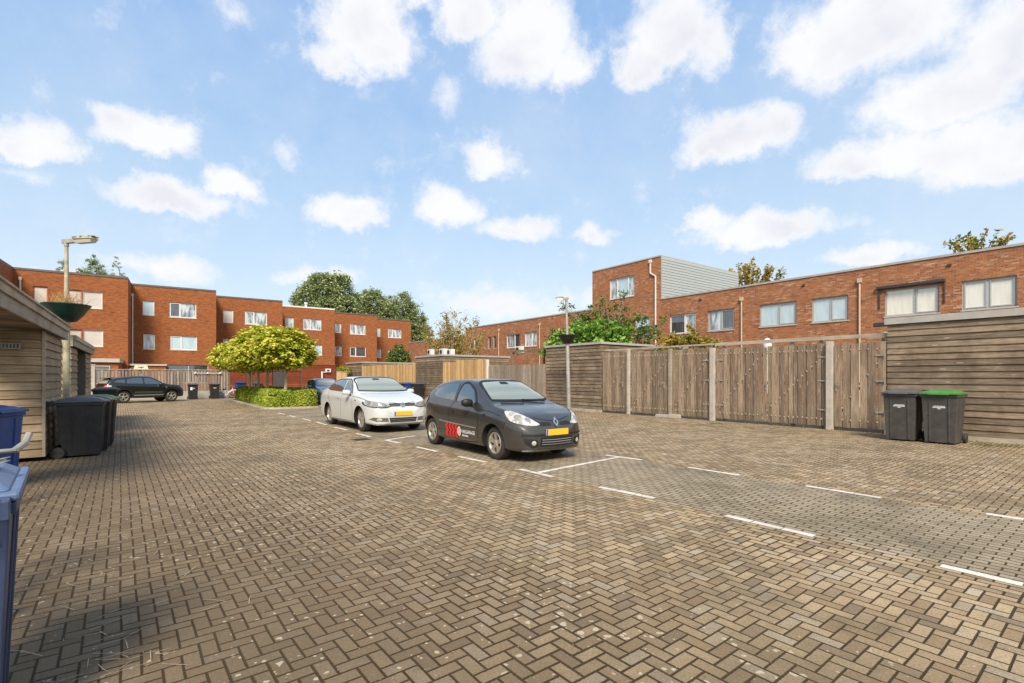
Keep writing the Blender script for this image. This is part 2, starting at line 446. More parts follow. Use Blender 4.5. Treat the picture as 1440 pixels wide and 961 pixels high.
# ------------------------------------------------------------------ ground
UG = Vector((-0.618, 0.786)); VG = Vector((0.786, 0.618))
def ground_mat():
    m, t, p = material('clay_pavers')
    tc = t.new('ShaderNodeTexCoord').outputs['Object']
    warp = t.noise(tc, 0.8, 1, 0.5, col=True)
    pp = t.vm('ADD', tc, t.vm('MULTIPLY', t.vm('SUBTRACT', warp, (0.5, 0.5, 0.5)), (0.035, 0.035, 0)))
    a = t.vm('DOT_PRODUCT', pp, (UG.x, UG.y, 0)); b = t.vm('DOT_PRODUCT', pp, (VG.x, VG.y, 0))
    S = 0.088
    # herringbone of 2:1 blocks
    A = t.m('DIVIDE', a, S); B = t.m('DIVIDE', b, S)
    i = t.m('FLOOR', A); j = t.m('FLOOR', B)
    fx = t.m('SUBTRACT', A, i); fy = t.m('SUBTRACT', B, j)
    s4 = t.m('FLOORED_MODULO', t.m('SUBTRACT', i, j), 4.0)
    s1 = t.m('COMPARE', s4, 1.0, 0.1); s2 = t.m('COMPARE', s4, 2.0, 0.1)
    hor = t.m('LESS_THAN', s4, 1.5)
    lx = t.m('ADD', fx, s1); ly = t.m('ADD', fy, s2)
    wx = t.mixf(hor, 1.0, 2.0); wy = t.mixf(hor, 2.0, 1.0)
    e1 = t.m('MINIMUM', t.m('MINIMUM', lx, t.m('SUBTRACT', wx, lx)), t.m('MINIMUM', ly, t.m('SUBTRACT', wy, ly)))
    id1 = t.comb(t.m('SUBTRACT', i, s1), t.m('SUBTRACT', j, s2), 0.0)
    # running bond in the parking lane
    r = t.m('FLOOR', B)
    ash = t.m('ADD', t.m('DIVIDE', a, 2 * S), t.m('MULTIPLY', t.m('FLOORED_MODULO', r, 2.0), 0.5))
    k = t.m('FLOOR', ash); fa = t.m('MULTIPLY', t.m('SUBTRACT', ash, k), 2.0)
    e2 = t.m('MINIMUM', t.m('MINIMUM', fa, t.m('SUBTRACT', 2.0, fa)), t.m('MINIMUM', fy, t.m('SUBTRACT', 1.0, fy)))
    id2 = t.comb(k, r, 5.0)
    lane = t.m('MULTIPLY', t.m('GREATER_THAN', b, 4.928), t.m('LESS_THAN', b, 7.744))
    lane_in = t.m('MULTIPLY', t.m('GREATER_THAN', b, 5.24), t.m('LESS_THAN', b, 7.5))
    e = t.mixf(lane, e1, e2)
    idv = t.vm('ADD', t.vm('MULTIPLY', id1, t.comb(t.m('SUBTRACT', 1.0, lane), t.m('SUBTRACT', 1.0, lane), 0.0)),
               t.vm('MULTIPLY', id2, t.comb(lane, lane, lane)))
    rnd = t.white(idv); rnd2 = t.white(t.vm('ADD', idv, (17.3, 3.1, 9.0)))
    ragged = t.noise(tc, 60, 3, 0.7)
    jw = t.m('MULTIPLY_ADD', ragged, 0.07, 0.022)
    wide = t.m('MULTIPLY', t.ramp(t.noise(tc, 0.5, 3, 0.5), (0.45, 0.0), (0.65, 0.03)), 1.0)
    jw = t.m('ADD', jw, wide)
    face = t.new('ShaderNodeMapRange', interpolation_type='SMOOTHSTEP')
    t.put(face.inputs[0], e); t.put(face.inputs[1], t.m('MULTIPLY', jw, 0.75)); t.put(face.inputs[2], t.m('MULTIPLY', jw, 1.6))
    face = face.outputs[0]
    warm = t.mix(rnd, (0.262, 0.179, 0.098), (0.450, 0.336, 0.200))
    warm = t.mix(t.ramp(rnd2, (0.80, 0.0), (0.95, 0.7)), warm, (0.175, 0.128, 0.085))
    warm = t.mix(t.ramp(rnd2, (0.05, 0.6), (0.16, 0.0)), warm, (0.43, 0.37, 0.28))
    cool = t.mix(rnd, (0.275, 0.218, 0.145), (0.365, 0.300, 0.208))
    c = t.mix(lane_in, warm, cool)
    # driven and weathered areas, pale silt in the sun-dried open; overall darker brown towards near left
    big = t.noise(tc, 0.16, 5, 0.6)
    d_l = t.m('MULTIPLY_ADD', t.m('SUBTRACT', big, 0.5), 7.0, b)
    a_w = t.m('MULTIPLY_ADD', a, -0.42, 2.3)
    near_left_dark = t.ramp(t.m('MULTIPLY', t.m('SUBTRACT', t.m('ADD', t.m('MULTIPLY_ADD', t.m('SUBTRACT', big, 0.5), 5.0, b), t.m('MULTIPLY', a, 0.16)), 1.0), 0.28), (0.0, 0.80), (1.0, 0.0))
    c = t.mix(near_left_dark, c, (0.112, 0.075, 0.040))
    mid = t.noise(tc, 0.9, 6, 0.65)
    c = t.mix(t.ramp(mid, (0.48, 0.0), (0.68, 0.68)), c, (0.13, 0.100, 0.062))
    c = t.mix(t.ramp(t.noise(tc, 3.2, 6, 0.7), (0.52, 0.0), (0.74, 0.55)), c, (0.115, 0.090, 0.052))
    c = t.mix(t.ramp(mid, (0.25, 0.35), (0.45, 0.0)), c, (0.46, 0.39, 0.28))
    grit = t.noise(tc, 70, 6, 0.8)
    c = t.mix(t.ramp(grit, (0.36, 0.65), (0.52, 0.0)), c, (0.10, 0.078, 0.052))
    c = t.mix(t.ramp(grit, (0.56, 0.0), (0.72, 0.4)), c, (0.48, 0.41, 0.31))
    # lichen spots
    vo = t.new('ShaderNodeTexVoronoi'); t.put(vo.inputs['Vector'], t.vm('ADD', tc, t.vm('MULTIPLY', t.noise(tc, 25, 2, .5, col=True), (0.03, 0.03, 0.0))))
    vo.inputs['Scale'].default_value = 15
    siz = t.m('MULTIPLY', t.ramp(t.noise(tc, 0.45, 3, 0.6), (0.38, 0.10), (0.62, 0.42)), t.white(t.vm('FLOOR', t.vm('MULTIPLY', tc, (9, 9, 9)))))
    spot = t.m('MULTIPLY', t.m('LESS_THAN', vo.outputs['Distance'], siz), t.ramp(near_left_dark, (0.0, 0.25), (0.45, 1.0)))
    c = t.mix(t.m('MULTIPLY', spot, 0.75), c, (0.46, 0.40, 0.28))
    jcol = t.mix(t.ramp(mid, (0.4, 0.0), (0.6, 1.0)), (0.042, 0.024, 0.010), (0.050, 0.036, 0.013))
    c = t.mix(face, jcol, c)
    # oil and tyre marks in the bays
    oil = t.ramp(t.noise(tc, 1.5, 4, 0.6), (0.58, 0.0), (0.68, 0.5))
    c = t.mix(t.m('MULTIPLY', oil, lane_in), c, (0.10, 0.085, 0.065))
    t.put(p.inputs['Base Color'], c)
    p.inputs['Roughness'].default_value = 0.85
    p.inputs['Specular IOR Level'].default_value = 0.25
    h = t.m('ADD', t.m('ADD', face, t.m('MULTIPLY', grit, 0.30)), t.m('MULTIPLY', rnd2, 0.15))
    t.put(p.inputs['Normal'], t.bump(h, 0.65, 0.012))
    return m
def soil_mat(name, a, b_):
    return plain(name, a, 0.95, var=0.4, scale=6, bumpy=0.5)
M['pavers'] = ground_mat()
M['soil'] = soil_mat('soil', (0.10, 0.065, 0.035), None)
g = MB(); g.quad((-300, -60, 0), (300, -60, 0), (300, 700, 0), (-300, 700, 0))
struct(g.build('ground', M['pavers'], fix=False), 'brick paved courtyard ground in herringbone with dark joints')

# white parking markings set in the paving
def strip(pts, wdt, gap=0.0):
    """pts: two pixel positions; a row of white blocks between them"""
    a = G(*pts[0]); b = G(*pts[1]); d = (b - a); L = d.length; d.normalize(); n = Vector((-d.y, d.x)) * wdt / 2
    k = max(1, round(L / 0.32))
    for i in range(k):
        p0 = a + d * (L * i / k + 0.006); p1 = a + d * (L * (i + 1) / k - 0.006)
        mk.quad(*[(q.x, q.y, 0.004) for q in (p0 - n, p1 - n, p1 + n, p0 + n)])
mk = MB()
for s_ in [((730.8,660),(777,671)),((842.9,685.3),(921,701.2)),((1019.6,725.3),(1146,754.6)),((1321.8,795.7),(1440,823.2)),
           ((585.6,628.9),(615,635.4)),((644.7,642.3),(684.6,650.6)),((541.4,619),(562,623.6)),((501,609.7),(520.6,614.6)),
           ((469.9,601),(488,605)),((445,593.7),(459.4,598)),((425,589),(437,592)),((407,584.8),(416,587)),((391,581),(400,583)),
           ((756,665.2),(869.6,643.3)),((544,619.0),(583.7,613.2)),
           ((851.6,640.5),(903,647.2)),((967,657.5),(1040,668.8)),((1133,683.7),(1239.6,700.7)),((1386,722.8),(1500,740))]:
    strip(s_, 0.095)
struct(mk.build('parking_marking', M['white_paint'], fix=False), 'white block lines marking out the parking bays')

# drain cover in the paving
c0 = G(508, 618.5)
dr = MB(); ax = Matrix.Translation((c0.x, c0.y, 0)) @ Matrix.Rotation(R(36), 4, 'Z')
dr.box(-.22, .22, -.22, .22, -.02, .006, 0, ax)
for k in range(5): dr.box(-.16, .16, -.15 + k*.07, -.12 + k*.07, .006, .012, 1, ax)
tag(dr.build('drain_cover', [M['soil'], M['rubber']]), 'square iron drain cover sunk in the paving left of the black car', 'drain cover')

# ------------------------------------------------------------------ walls with real openings
def wall_faces(mb, W, Hh, y, openings, depth, mi=0, x0=0.0, z0=0.0):
    xs = sorted({x0, W} | {o[0] for o in openings} | {o[1] for o in openings})
    zs = sorted({z0, Hh} | {o[2] for o in openings} | {o[3] for o in openings})
    for i in range(len(xs) - 1):
        for j in range(len(zs) - 1):
            cx, cz = (xs[i] + xs[i+1]) / 2, (zs[j] + zs[j+1]) / 2
            if any(o[0] < cx < o[1] and o[2] < cz < o[3] for o in openings): continue
            mb.quad((xs[i], y, zs[j]), (xs[i+1], y, zs[j]), (xs[i+1], y, zs[j+1]), (xs[i], y, zs[j+1]), mi)
    for (a, b, c, d) in [o[:4] for o in openings]:
        mb.quad((a, y, c), (a, y + depth, c), (a, y + depth, d), (a, y, d), mi)
        mb.quad((b, y, d), (b, y + depth, d), (b, y + depth, c), (b, y, c), mi)
        mb.quad((a, y, d), (a, y + depth, d), (b, y + depth, d), (b, y, d), mi)
        mb.quad((a, y, c), (b, y, c), (b, y + depth, c), (a, y + depth, c), mi)

def window(parent, x0, x1, z0, z1, y=0.0, frame='white_frame', panes=('glass_dark',), cuts=(), sill=True, rec=0.09, open_sash=None, fw=0.07):
    """frame ring + mullions at the given fractional cuts; each pane field gets its material; pane and sill are sub-parts"""
    f = MB(); a, b = y + rec, y + rec + 0.06
    f.box(x0, x0 + fw, a, b, z0, z1); f.box(x1 - fw, x1, a, b, z0, z1)
    f.box(x0 + fw, x1 - fw, a, b, z0, z0 + fw); f.box(x0 + fw, x1 - fw, a, b, z1 - fw, z1)
    ed = [x0 + fw] + [x0 + (x1 - x0) * c for c in cuts] + [x1 - fw]
    for c in ed[1:-1]: f.box(c - fw * .6, c + fw * .6, a, b, z0 + fw, z1 - fw)
    # opening sash inside one of the fields
    for i in range(len(ed) - 1):
        if open_sash is not None and i in open_sash:
            l, r_ = ed[i] + (fw*.6 if i else 0), ed[i+1] - (fw*.6 if i < len(ed) - 2 else 0)
            q = .045
            f.box(l, l + q, a - .02, b - .02, z0 + fw, z1 - fw); f.box(r_ - q, r_, a - .02, b - .02, z0 + fw, z1 - fw)
            f.box(l + q, r_ - q, a - .02, b - .02, z0 + fw, z0 + fw + q); f.box(l + q, r_ - q, a - .02, b - .02, z1 - fw - q, z1 - fw)
    wo = f.build('window', M[frame], parent)
    for i in range(len(ed) - 1):
        pb = MB(); pb.quad((ed[i], b - .02, z0 + fw), (ed[i+1], b - .02, z0 + fw), (ed[i+1], b - .02, z1 - fw), (ed[i], b - .02, z1 - fw))
        pb.build('pane', M[panes[min(i, len(panes) - 1)]], wo, fix=False)
    if sill:
        s_ = MB(); s_.box(x0 - .04, x1 + .04, y - .04, y + rec, z0 - .06, z0 - .003)
        s_.build('sill', M['sill'], wo)
    return wo

def house(name, label, cat, origin, rz, W, Hh, D, wins, brick, group=None, trim='trim_dark', trim_h=0.14, side_left=True, z0=0.0):
    """wins: list of dict(x0,x1,z0,z1,...) in facade coordinates"""
    r = root(name, origin, rz, label, cat, group)
    mb = MB()
    wall_faces(mb, W, Hh, 0.0, [(q['x0'], q['x1'], q['z0'], q['z1']) for q in wins], 0.16, z0=z0)
    mb.quad((W, 0, z0), (W, D, z0), (W, D, Hh), (W, 0, Hh)); mb.quad((0, D, z0), (0, 0, z0), (0, 0, Hh), (0, D, Hh))
    mb.quad((W, D, z0), (0, D, z0), (0, D, Hh), (W, D, Hh))
    mb.build('wall', brick, r, fix=False)
    rf = MB()
    rf.box(0.003, W - .003, 0.003, D, Hh - .25, Hh - .10)
    ro = rf.build('roof', M['roofing'], r)
    tr = MB(); q = .045
    tr.box(-.0, W, -q, .12, Hh - .002, Hh + trim_h); tr.box(-q*0, .12, .12, D, Hh - .002, Hh + trim_h); tr.box(W - .12, W, .12, D, Hh - .002, Hh + trim_h); tr.box(.12, W - .12, D - .12, D, Hh - .002, Hh + trim_h)
    tr.build('parapet_trim', M[trim], r)
    for q_ in wins:
        k = dict(q_); window(r, k.pop('x0'), k.pop('x1'), k.pop('z0'), k.pop('z1'), **k)
    return r

def pipe(parent, x, z0, z1, mat='pipe', y=-.07, kink=None, rad=.045):
    p = MB()
    if kink: p.tube([(x + kink[0], y, z1), (x + kink[0], y, kink[2] + .3), (x, y, kink[2]), (x, y, z0)], rad, 8)
    else: p.tube([(x, y, z1), (x, y, z0)], rad, 8)
    p.box(x - .09 + (kink[0] if kink else 0), x + .09 + (kink[0] if kink else 0), y - .08, y + .065, z1 - .02, z1 + .2)
    o = p.build('downpipe', M[mat], parent)
    return o

# ------------------------------------------------------------------ terrace on the right
RZ = math.atan2(-0.803, 0.596)
FP = Vector((21.2, 20.6))                       # facade point at pixel 1440
def fx(px): return -along(px, FP, U)            # local x, growing towards the viewer; pixel 1440 is 0
ZR = 7.0
def wl(pa, pb, base, **k):
    d = dict(x0=fx(pa) - base, x1=fx(pb) - base, z0=4.50, z1=5.80, frame='grey_frame', sill=True); d.update(k); return d
def terrace(name, label, pl, pr, wins, Hh=ZR, **kw):
    b0 = fx(pl) if not isinstance(pl, float) else pl
    b1 = fx(pr) if not isinstance(pr, float) else pr
    o = FP - U * b0
    ws = [wl(a, b, b0, **k) for (a, b, k) in wins]
    return house(name, label, 'house', (o.x, o.y, 0), RZ, b1 - b0, Hh, 10.0, ws, M['brick_right'], 'terraced brick houses along the gardens', trim='trim_grey', trim_h=.10, **kw), b0
b1 = fx(1209.5)
hA, bA = terrace('brick_house', 'brick terraced house nearest the viewer with an awning box over one window', b1, b1 + 13.0,
     [(1244, 1321, dict(panes=('glass_pale', 'glass_pale'), cuts=(.56,), open_sash=(1,))), (1352.5, 1430.5, dict(panes=('glass_pale', 'glass_pale'), cuts=(.49,), open_sash=(0, 1)))])
pipe(hA, 0.0, 0.0, 6.35)
aw = MB(); aw.box(fx(1233.5) - bA, fx(1330) - bA, -.17, -.01, 5.86, 6.00); aw.box(fx(1235.5) - bA, fx(1238) - bA, -.06, -.01, 4.9, 5.86); aw.box(fx(1327) - bA, fx(1329.5) - bA, -.06, -.01, 4.9, 5.86)
aw.build('awning', M['metal_dark'], hA, bevel=.02)
hB, bB = terrace('brick_house', 'brick terraced house with two pale blue blinded windows between cream downpipes', fx(1043.5), b1,
     [(1068, 1120, dict(panes=('glass_blue', 'glass_blue'), cuts=(.52,), open_sash=(1,))), (1141.5, 1193, dict(panes=('glass_blue', 'glass_blue'), cuts=(.52,), open_sash=(1,)))])
pipe(hB, 0.0, 0.0, 6.2)
hC, bC = terrace('brick_house', 'brick terraced house with dark and half open windows right of the tall block', fx(929.5), fx(1043.5),
     [(941.5, 979, dict(panes=('glass_dark', 'glass_curtain'), cuts=(.56,), open_sash=(1,), frame='white_frame')), (995, 1032.5, dict(panes=('glass_curtain', 'glass_dark'), cuts=(.5,), open_sash=(1,)))])
# the house with the extra storey
b0 = fx(833.0); bE = fx(929.5)
o = FP - U * b0
zt = 10.05
ws = [dict(x0=fx(857) - b0, x1=fx(892) - b0, z0=zat(422, 39.0), z1=zat(386.5, 37.2) - .05, frame='white_frame', panes=('glass_curtain', 'glass_blue', 'glass_curtain'), cuts=(.30, .74)),
      dict(x0=fx(893) - b0, x1=fx(914) - b0, z0=4.5, z1=5.9, frame='white_frame', panes=('glass_blue',), cuts=(.5,))]
hD = house('brick_house', 'tall orange brick house with an extra top storey clad in grey boards', 'house', (o.x, o.y, 0), RZ, bE - b0, zt, 10.2, ws, M['brick_right'], 'terraced brick houses along the gardens', trim='trim_grey', trim_h=.09)
cl = MB()
nb = 15
for k in range(nb):
    za = ZR + .1 + (zt - ZR - .1) * k / nb; zb = ZR + .1 + (zt - ZR - .1) * (k + 1) / nb
    Wd = bE - b0
    cl.add([(Wd + .045, .03, za), (Wd + .045, 10.2, za), (Wd + .02, 10.2, zb), (Wd + .02, .03, zb)], [(0, 1, 2, 3)])
    cl.add([(Wd + .02, .03, za), (Wd + .02, 10.2, za), (Wd + .045, 10.2, za), (Wd + .045, .03, za)], [(0, 1, 2, 3)])
cl.box(Wd + .003, Wd + .06, -.0, .03, ZR + .1, zt)
cl.build('board_cladding', M['panel_grey'], hD, fix=False)
pipe(hD, fx(917) - b0 + .35, 0.0, 9.75, 'pipe_white', kink=(-.45, 0, 8.7), rad=.06)
hE, bEE = terrace('brick_house', 'brick terraced house with two louvred windows left of the tall block', fx(702.0), b0,
     [(712, 730.7, dict(z0=4.45, panes=('glass_curtain', 'glass_dark'), cuts=(.6,), frame='white_frame')), (737.5, 755.2, dict(z0=4.45, panes=('glass_curtain', 'glass_curtain'), cuts=(.55,), frame='white_frame'))])
pipe(hE, fx(759.5) - bEE, 0, 6.3); pipe(hE, 0.0, 0, 6.3)
hF, bFF = terrace('brick_house', 'far brick terraced house with three narrow windows behind the sparse shrub', fx(655.0), fx(702.0),
     [(686, 690.5, dict(panes=('glass_dark',), frame='grey_frame', sill=False)), (693, 698, dict(panes=('glass_dark',), frame='grey_frame', sill=False)), (666, 672, dict(panes=('glass_dark',), frame='white_frame', sill=False))])
hG, bG = terrace('brick_house', 'low farthest brick house at the end of the garden row', fx(574.0), fx(655.0),
     [(632, 642, dict(z0=3.3, z1=4.6, panes=('glass_dark',), frame='white_frame'))], Hh=6.2)
for (h_, x_, z_) in ((hA, fx(1335) - bA, 6.55), (hB, fx(1130) - bB, 6.55), (hC, fx(985) - bC, 6.55)):
    vb = MB(); vb.box(x_ - .08, x_ + .08, -.05, .0, z_, z_ + .1); vb.build('vent', M['metal_dark'], h_)

# ------------------------------------------------------------------ stepped houses on the left
AL = R(33.5)
UL = Vector((-math.sin(AL), math.cos(AL))); VL = Vector((math.cos(AL), math.sin(AL)))
ZL = 10.0
HS = [ # left pixel, right pixel, roof y at left
  (18.3, 180.0, 378.5), (181.0, 304.0, 400.7), (304.0, 397.3, 417.8), (397.3, 470.7, 431.0), (470.7, 530.0, 440.6), (530.0, 578.0, 449.0)]
lab = ['brick house with closed pale roller shutters behind the left street lamp', 'brick house behind the parked black car with a partly open top window',
       'brick house directly behind the yellow green trees', 'brick house under the tall green trees with a thin white roof edge',
       'narrow looking brick house with a black lower window in the stepped row', 'last and smallest looking brick house of the stepped row']
def pxw(px0, org):  # local x of pixel
    return along(px0, org, VL)
WIN = [
  [(46,67,398+4,427,'red_frame','shutter',()), (95,115,407,434,'red_frame','shutter',()), (116,144,409,433,'white_frame','shutter',()), (95,115,463,487,'red_frame','shutter',()), (117,145,463.5,487,'white_frame','shutter',())],
  [(200.5,217,422.5,443,'white_frame','glass_blue',()), (238,276,425,446,'white_frame',('glass_dark','glass_curtain'),(.4,)), (201.5,218,470,491,'white_frame','glass_curtain',()), (239,277,472,492,'white_frame',('glass_blue','glass_blue'),(.42,))],
  [(314,328,435.5,453.5,'white_frame','shutter',()), (344,375.5,437.5,456,'white_frame','glass_curtain',(.42,)), (314,328,477,495,'white_frame','shutter',()), (344,375,478,496,'white_frame','glass_curtain',(.42,))],
  [(401.5,413,446,461.5,'white_frame','glass_curtain',()), (426.5,452,448,463.5,'white_frame','glass_curtain',(.4,)), (401.5,413,484,499,'white_frame','glass_blue',()), (427,453,484.3,499.3,'white_frame','glass_blue',(.5,))],
  [(471.2,480,454.5,468,'white_frame','glass_curtain',()), (492,514,456,470,'white_frame','glass_curtain',(.38,)), (471.2,480.5,487.2,500.5,'white_frame','glass_curtain',()), (492,514.5,488,501.5,'white_frame','glass_dark',(.38,))],
  [(530.5,535,461,473.5,'white_frame','glass_blue',()), (545.5,564.5,462.5,475,'white_frame','glass_curtain',(.38,)), (530.5,536,491,503,'white_frame','glass_blue',()), (546,565,493,505,'white_frame','glass_blue',(.38,))]]
for i, (pl, pr, yr) in enumerate(HS):
    Y = (ZL - EYE) * FPX / (HY - yr)
    org = Vector(((pl - CX) / FPX * Y, Y))
    Wd = pxw(pr, org)
    ws = []
    for (a, b, ya, yb, fr, pm, cuts) in WIN[i]:
        xa, xb = pxw(a, org), pxw(b, org)
        Ya = org.y + VL.y * xa
        ws.append(dict(x0=xa, x1=xb, z0=zat(yb, Ya), z1=zat(ya, Ya), frame=fr, panes=(pm,) if isinstance(pm, str) else pm, cuts=cuts, sill=(fr != 'red_frame'), open_sash=(0,) if cuts else None, fw=.075))
    if i == 1:
        xa, xb = pxw(236, org), pxw(293, org); Ya = org.y + VL.y * xa
        ws.append(dict(x0=xa, x1=xb, z0=1.0, z1=zat(513, Ya), frame='grey_frame', panes=('glass_dark',), cuts=(.5,), sill=False))
    h_ = house('stepped_house', lab[i], 'house', (org.x, org.y, 0), AL, Wd, ZL, 11.0, ws, M['brick_left'], 'stepped three storey brick houses', trim='white_frame' if i == 3 else 'trim_dark', trim_h=.16)
    if i < 2: pipe(h_, .42 if i == 0 else .28, 0, 9.2 - .2 * i, 'pipe_white', rad=.06)
    if i == 0:
        e = MB(); xa, xb = pxw(100, org), pxw(172, org)
        e.box(xa, xb, -3.2, -.003, 0, 2.72, 0); e.build('extension', M['brick_left'], h_)
        e = MB(); e.box(xa - .1, xb + .1, -3.4, -.006, 2.723, 3.02); e.build('canopy', M['sill'], h_)
        ex_ = window(h_, xb - 4.2, xb - .5, 1.0, 2.45, y=-3.3, frame='grey_frame', panes=('glass_dark',), cuts=(.5,), sill=False, rec=.03)
    if i == 1:
        e = MB(); xa, xb = .05, pxw(234, org)
        e.box(xa, xb, -3.0, -.003, 0, 2.55); e.build('extension', M['brick_left'], h_)
        e = MB(); e.box(xa - .1, xb + .1, -3.12, -.006, 2.553, 2.70); e.build('coping', M['sill'], h_)
    if i == 3:
        e = MB(); e.tube([(Wd * .5, 2, ZL - .1), (Wd * .5, 2, ZL + .75)], .16, 10); e.tube([(Wd * .5, 2, ZL + .75), (Wd * .5, 2, ZL + .95)], .22, 10); e.build('flue', M['white_frame'], h_)
# nearer block at the far left edge
org = Vector((-39.0, 38.9))
dd = Vector((0.60, -0.80))
r_ = house('stepped_house', 'brick block cut off by the left edge above the timber shed', 'house', (org.x, org.y, 0), math.atan2(-dd.x, dd.y) + R(90) - R(0), 1, 1, 1, [], M['brick_left']) if False else None
o = org - VL * 7.0 - UL * 8.0
house('stepped_house', 'nearest brick block of the stepped row cut off by the left edge', 'house', (o.x, o.y, 0), AL, 7.0, ZL, 8.0 + 11, [], M['brick_left'], 'stepped three storey brick houses', trim='trim_dark', trim_h=.16)
# ------------------------------------------------------------------ timber sheds, fences, gates
rng = random.Random(7)
def cladding(mb, x0, x1, y, z0, z1, pitch=0.16, axis='x', out=-1, gap=0.010, lap=0.022, splits=0):
    """lapped horizontal boards; axis 'x': boards run along x on a face y; axis 'y': run along y on a face x=y"""
    n = max(1, round((z1 - z0) / pitch)); h = (z1 - z0) / n
    for k in range(n):
        a, b = z0 + k * h, z0 + (k + 1) * h - gap
        cuts = [x0, x1]
        if splits and rng.random() < splits and x1 - x0 > 3: cuts = [x0, x0 + (x1 - x0) * rng.uniform(.3, .7), x1]
        j = rng.uniform(-.003, .003)
        for i in range(len(cuts) - 1):
            p, q = cuts[i] + (0.002 if i else 0), cuts[i+1] - (0.002 if i < len(cuts) - 2 else 0)
            t0 = out * (lap + .012 + j); t1 = out * (.010 + j)
            if axis == 'x':
                vs = [(p, y + t0, a), (q, y + t0, a), (q, y, a), (p, y, a), (p, y + t1, b), (q, y + t1, b), (q, y, b), (p, y, b)]
            else:
                vs = [(y + t0, p, a), (y + t0, q, a), (y, q, a), (y, p, a), (y + t1, p, b), (y + t1, q, b), (y, q, b), (y, p, b)]
            mb.add(vs, [(0,3,2,1),(4,5,6,7),(0,1,5,4),(1,2,6,5),(2,3,7,6),(3,0,4,7)])
def shed(name, label, loc, rz, W, D, Hh, mat='wood_shed', fascia='trim_grey', fh=0.15, pitch=0.16, group=None, splits=.4, plinth=.10):
    r = root(name, loc, rz, label, 'shed', group)
    core = MB(); core.box(.03, W - .03, .03, D - .03, plinth, Hh - fh); core.build('wall', M['trim_dark'], r)
    c = MB()
    cladding(c, 0.0, W, .03, plinth, Hh - fh - .004, pitch, splits=splits)
    cladding(c, 0.031, D - .03, .03, plinth, Hh - fh - .004, pitch, 'y', -1, splits=splits)
    cladding(c, 0.031, D - .03, W - .03, plinth, Hh - fh - .004, pitch, 'y', 1, splits=splits)
    c.build('cladding', M[mat], r)
    f = MB(); e = .05
    f.box(-e, W + e, -e, -e + .03, Hh - fh, Hh); f.box(-e, W + e, D + e - .03, D + e, Hh - fh, Hh)
    f.box(-e, -e + .03, -e + .033, D + e - .033, Hh - fh, Hh); f.box(W + e - .03, W + e, -e + .033, D + e - .033, Hh - fh, Hh)
    f.build('fascia', M[fascia], r, bevel=.004)
    ro = MB(); ro.box(-e + .033, W + e - .033, -e + .033, D + e - .033, Hh - .06, Hh - .02); ro.build('roof', M['roofing'], r)
    pl = MB(); pl.box(-.05, W + .05, -.05, D, 0, plinth); pl.build('plinth', M['kerb'], r)
    return r
def palings(mb, x0, x1, z0, z1, y=0.0, bw=.118, gap=.014, jag=.020, alt=.022, topf=None):
    n = max(1, round((x1 - x0) / (bw + gap))); p = (x1 - x0) / n
    for k in range(n):
        a = x0 + k * p + gap / 2; b = x0 + (k + 1) * p - gap / 2
        dy = (k % 2) * alt + rng.uniform(-.003, .003)
        t1 = z1 + rng.uniform(-jag, jag)
        mb.box(a, b, y + dy - .010, y + dy + .010, z0 + rng.uniform(0, jag), t1)
L0 = Vector((3.87, 21.70))
def lx(px): return -along(px, L0, U)
def panel(name, label, pa, pb, z1, mat='wood_fence', cat='gate', group=None, z0=.09, handle=None, hinges=None, y=0.0, **k):
    x0, x1 = lx(pa), lx(pb)
    o = L0 - U * x0
    r = root(name, (o.x, o.y, 0), RZ, label, cat, group)
    Wd = x1 - x0
    b = MB(); palings(b, 0, Wd, z0, z1, y=y, **k); b.build('board_panel', M[mat], r)
    f = MB()
    for zz in (z0 + .18, (z0 + z1) / 2, z1 - .22): f.box(.0, Wd, y + .032, y + .065, zz, zz + .09)
    L = math.hypot(Wd, z1 - z0 - .5); an = math.atan2(z1 - z0 - .5, Wd)
    f.box(0, L, .066 + y, .09 + y, -.045, .045, 0, Matrix.Translation((0, 0, z0 + .25)) @ Matrix.Rotation(-an, 4, 'Y'))
    n_ = max(1, round(Wd / (k.get('bw', .118) + k.get('gap', .014)))); pp_ = Wd / n_; sp_ = f
    if mat == 'wood_fence':
        for i in range(1, n_):
            zd = z0 + .25 + (z1 - z0 - .5) * (i / n_)
            for zz in (z0 + .22, z1 - .18, zd):
                e_ = rng.uniform(.010, .016); j_ = rng.uniform(-.01, .01)
                sp_.box(i * pp_ - e_, i * pp_ + e_, y - .016, y + .034, zz - .020 + j_, zz + .022 + j_, 1)  # added pale chips in the board gaps imitate sunlight on the rails
    f.build('rail', [M['trim_wood'], M['pipe']], r)  # real rails and brace, plus the added sunlight chips
    if handle is not None:
        h = MB(); hx = Wd * handle; d = 1 if handle < .5 else -1
        h.box(hx - .02, hx + .02, y - .03, y - .012, 1.12, 1.36); h.tube([(hx, y - .03, 1.3), (hx, y - .07, 1.3), (hx + .13 * d, y - .07, 1.3)], .012, 8)
        h.build('handle', M['galv'], r)
    if hinges is not None:
        for zz in (.55, 1.4, 2.1):
            h = MB(); hx = Wd * hinges; d = -1 if hinges > .5 else 1
            h.box(min(hx, hx + .22 * d), max(hx, hx + .22 * d), y - .025, y - .012, zz, zz + .04); h.tube([(hx, y - .03, zz - .03), (hx, y - .03, zz + .07)], .016, 8)
            h.build('hinge', M['galv'], r)
    return r
def post(label, px, z1, wdt=.13, mat='post', name='gate_post', y=-.02, cap=False, group='posts between the garden gates'):
    x = lx(px); o = L0 - U * x
    r = MB(); r.box(-wdt/2, wdt/2, y - wdt*.45, y + wdt*.45, 0, z1)
    o_ = r.build(name, M[mat], None, bevel=.012); o_.location = (o.x, o.y, 0); o_.rotation_euler = (0, 0, RZ)
    return tag(o_, label, 'post', group)
HS_ = 3.08
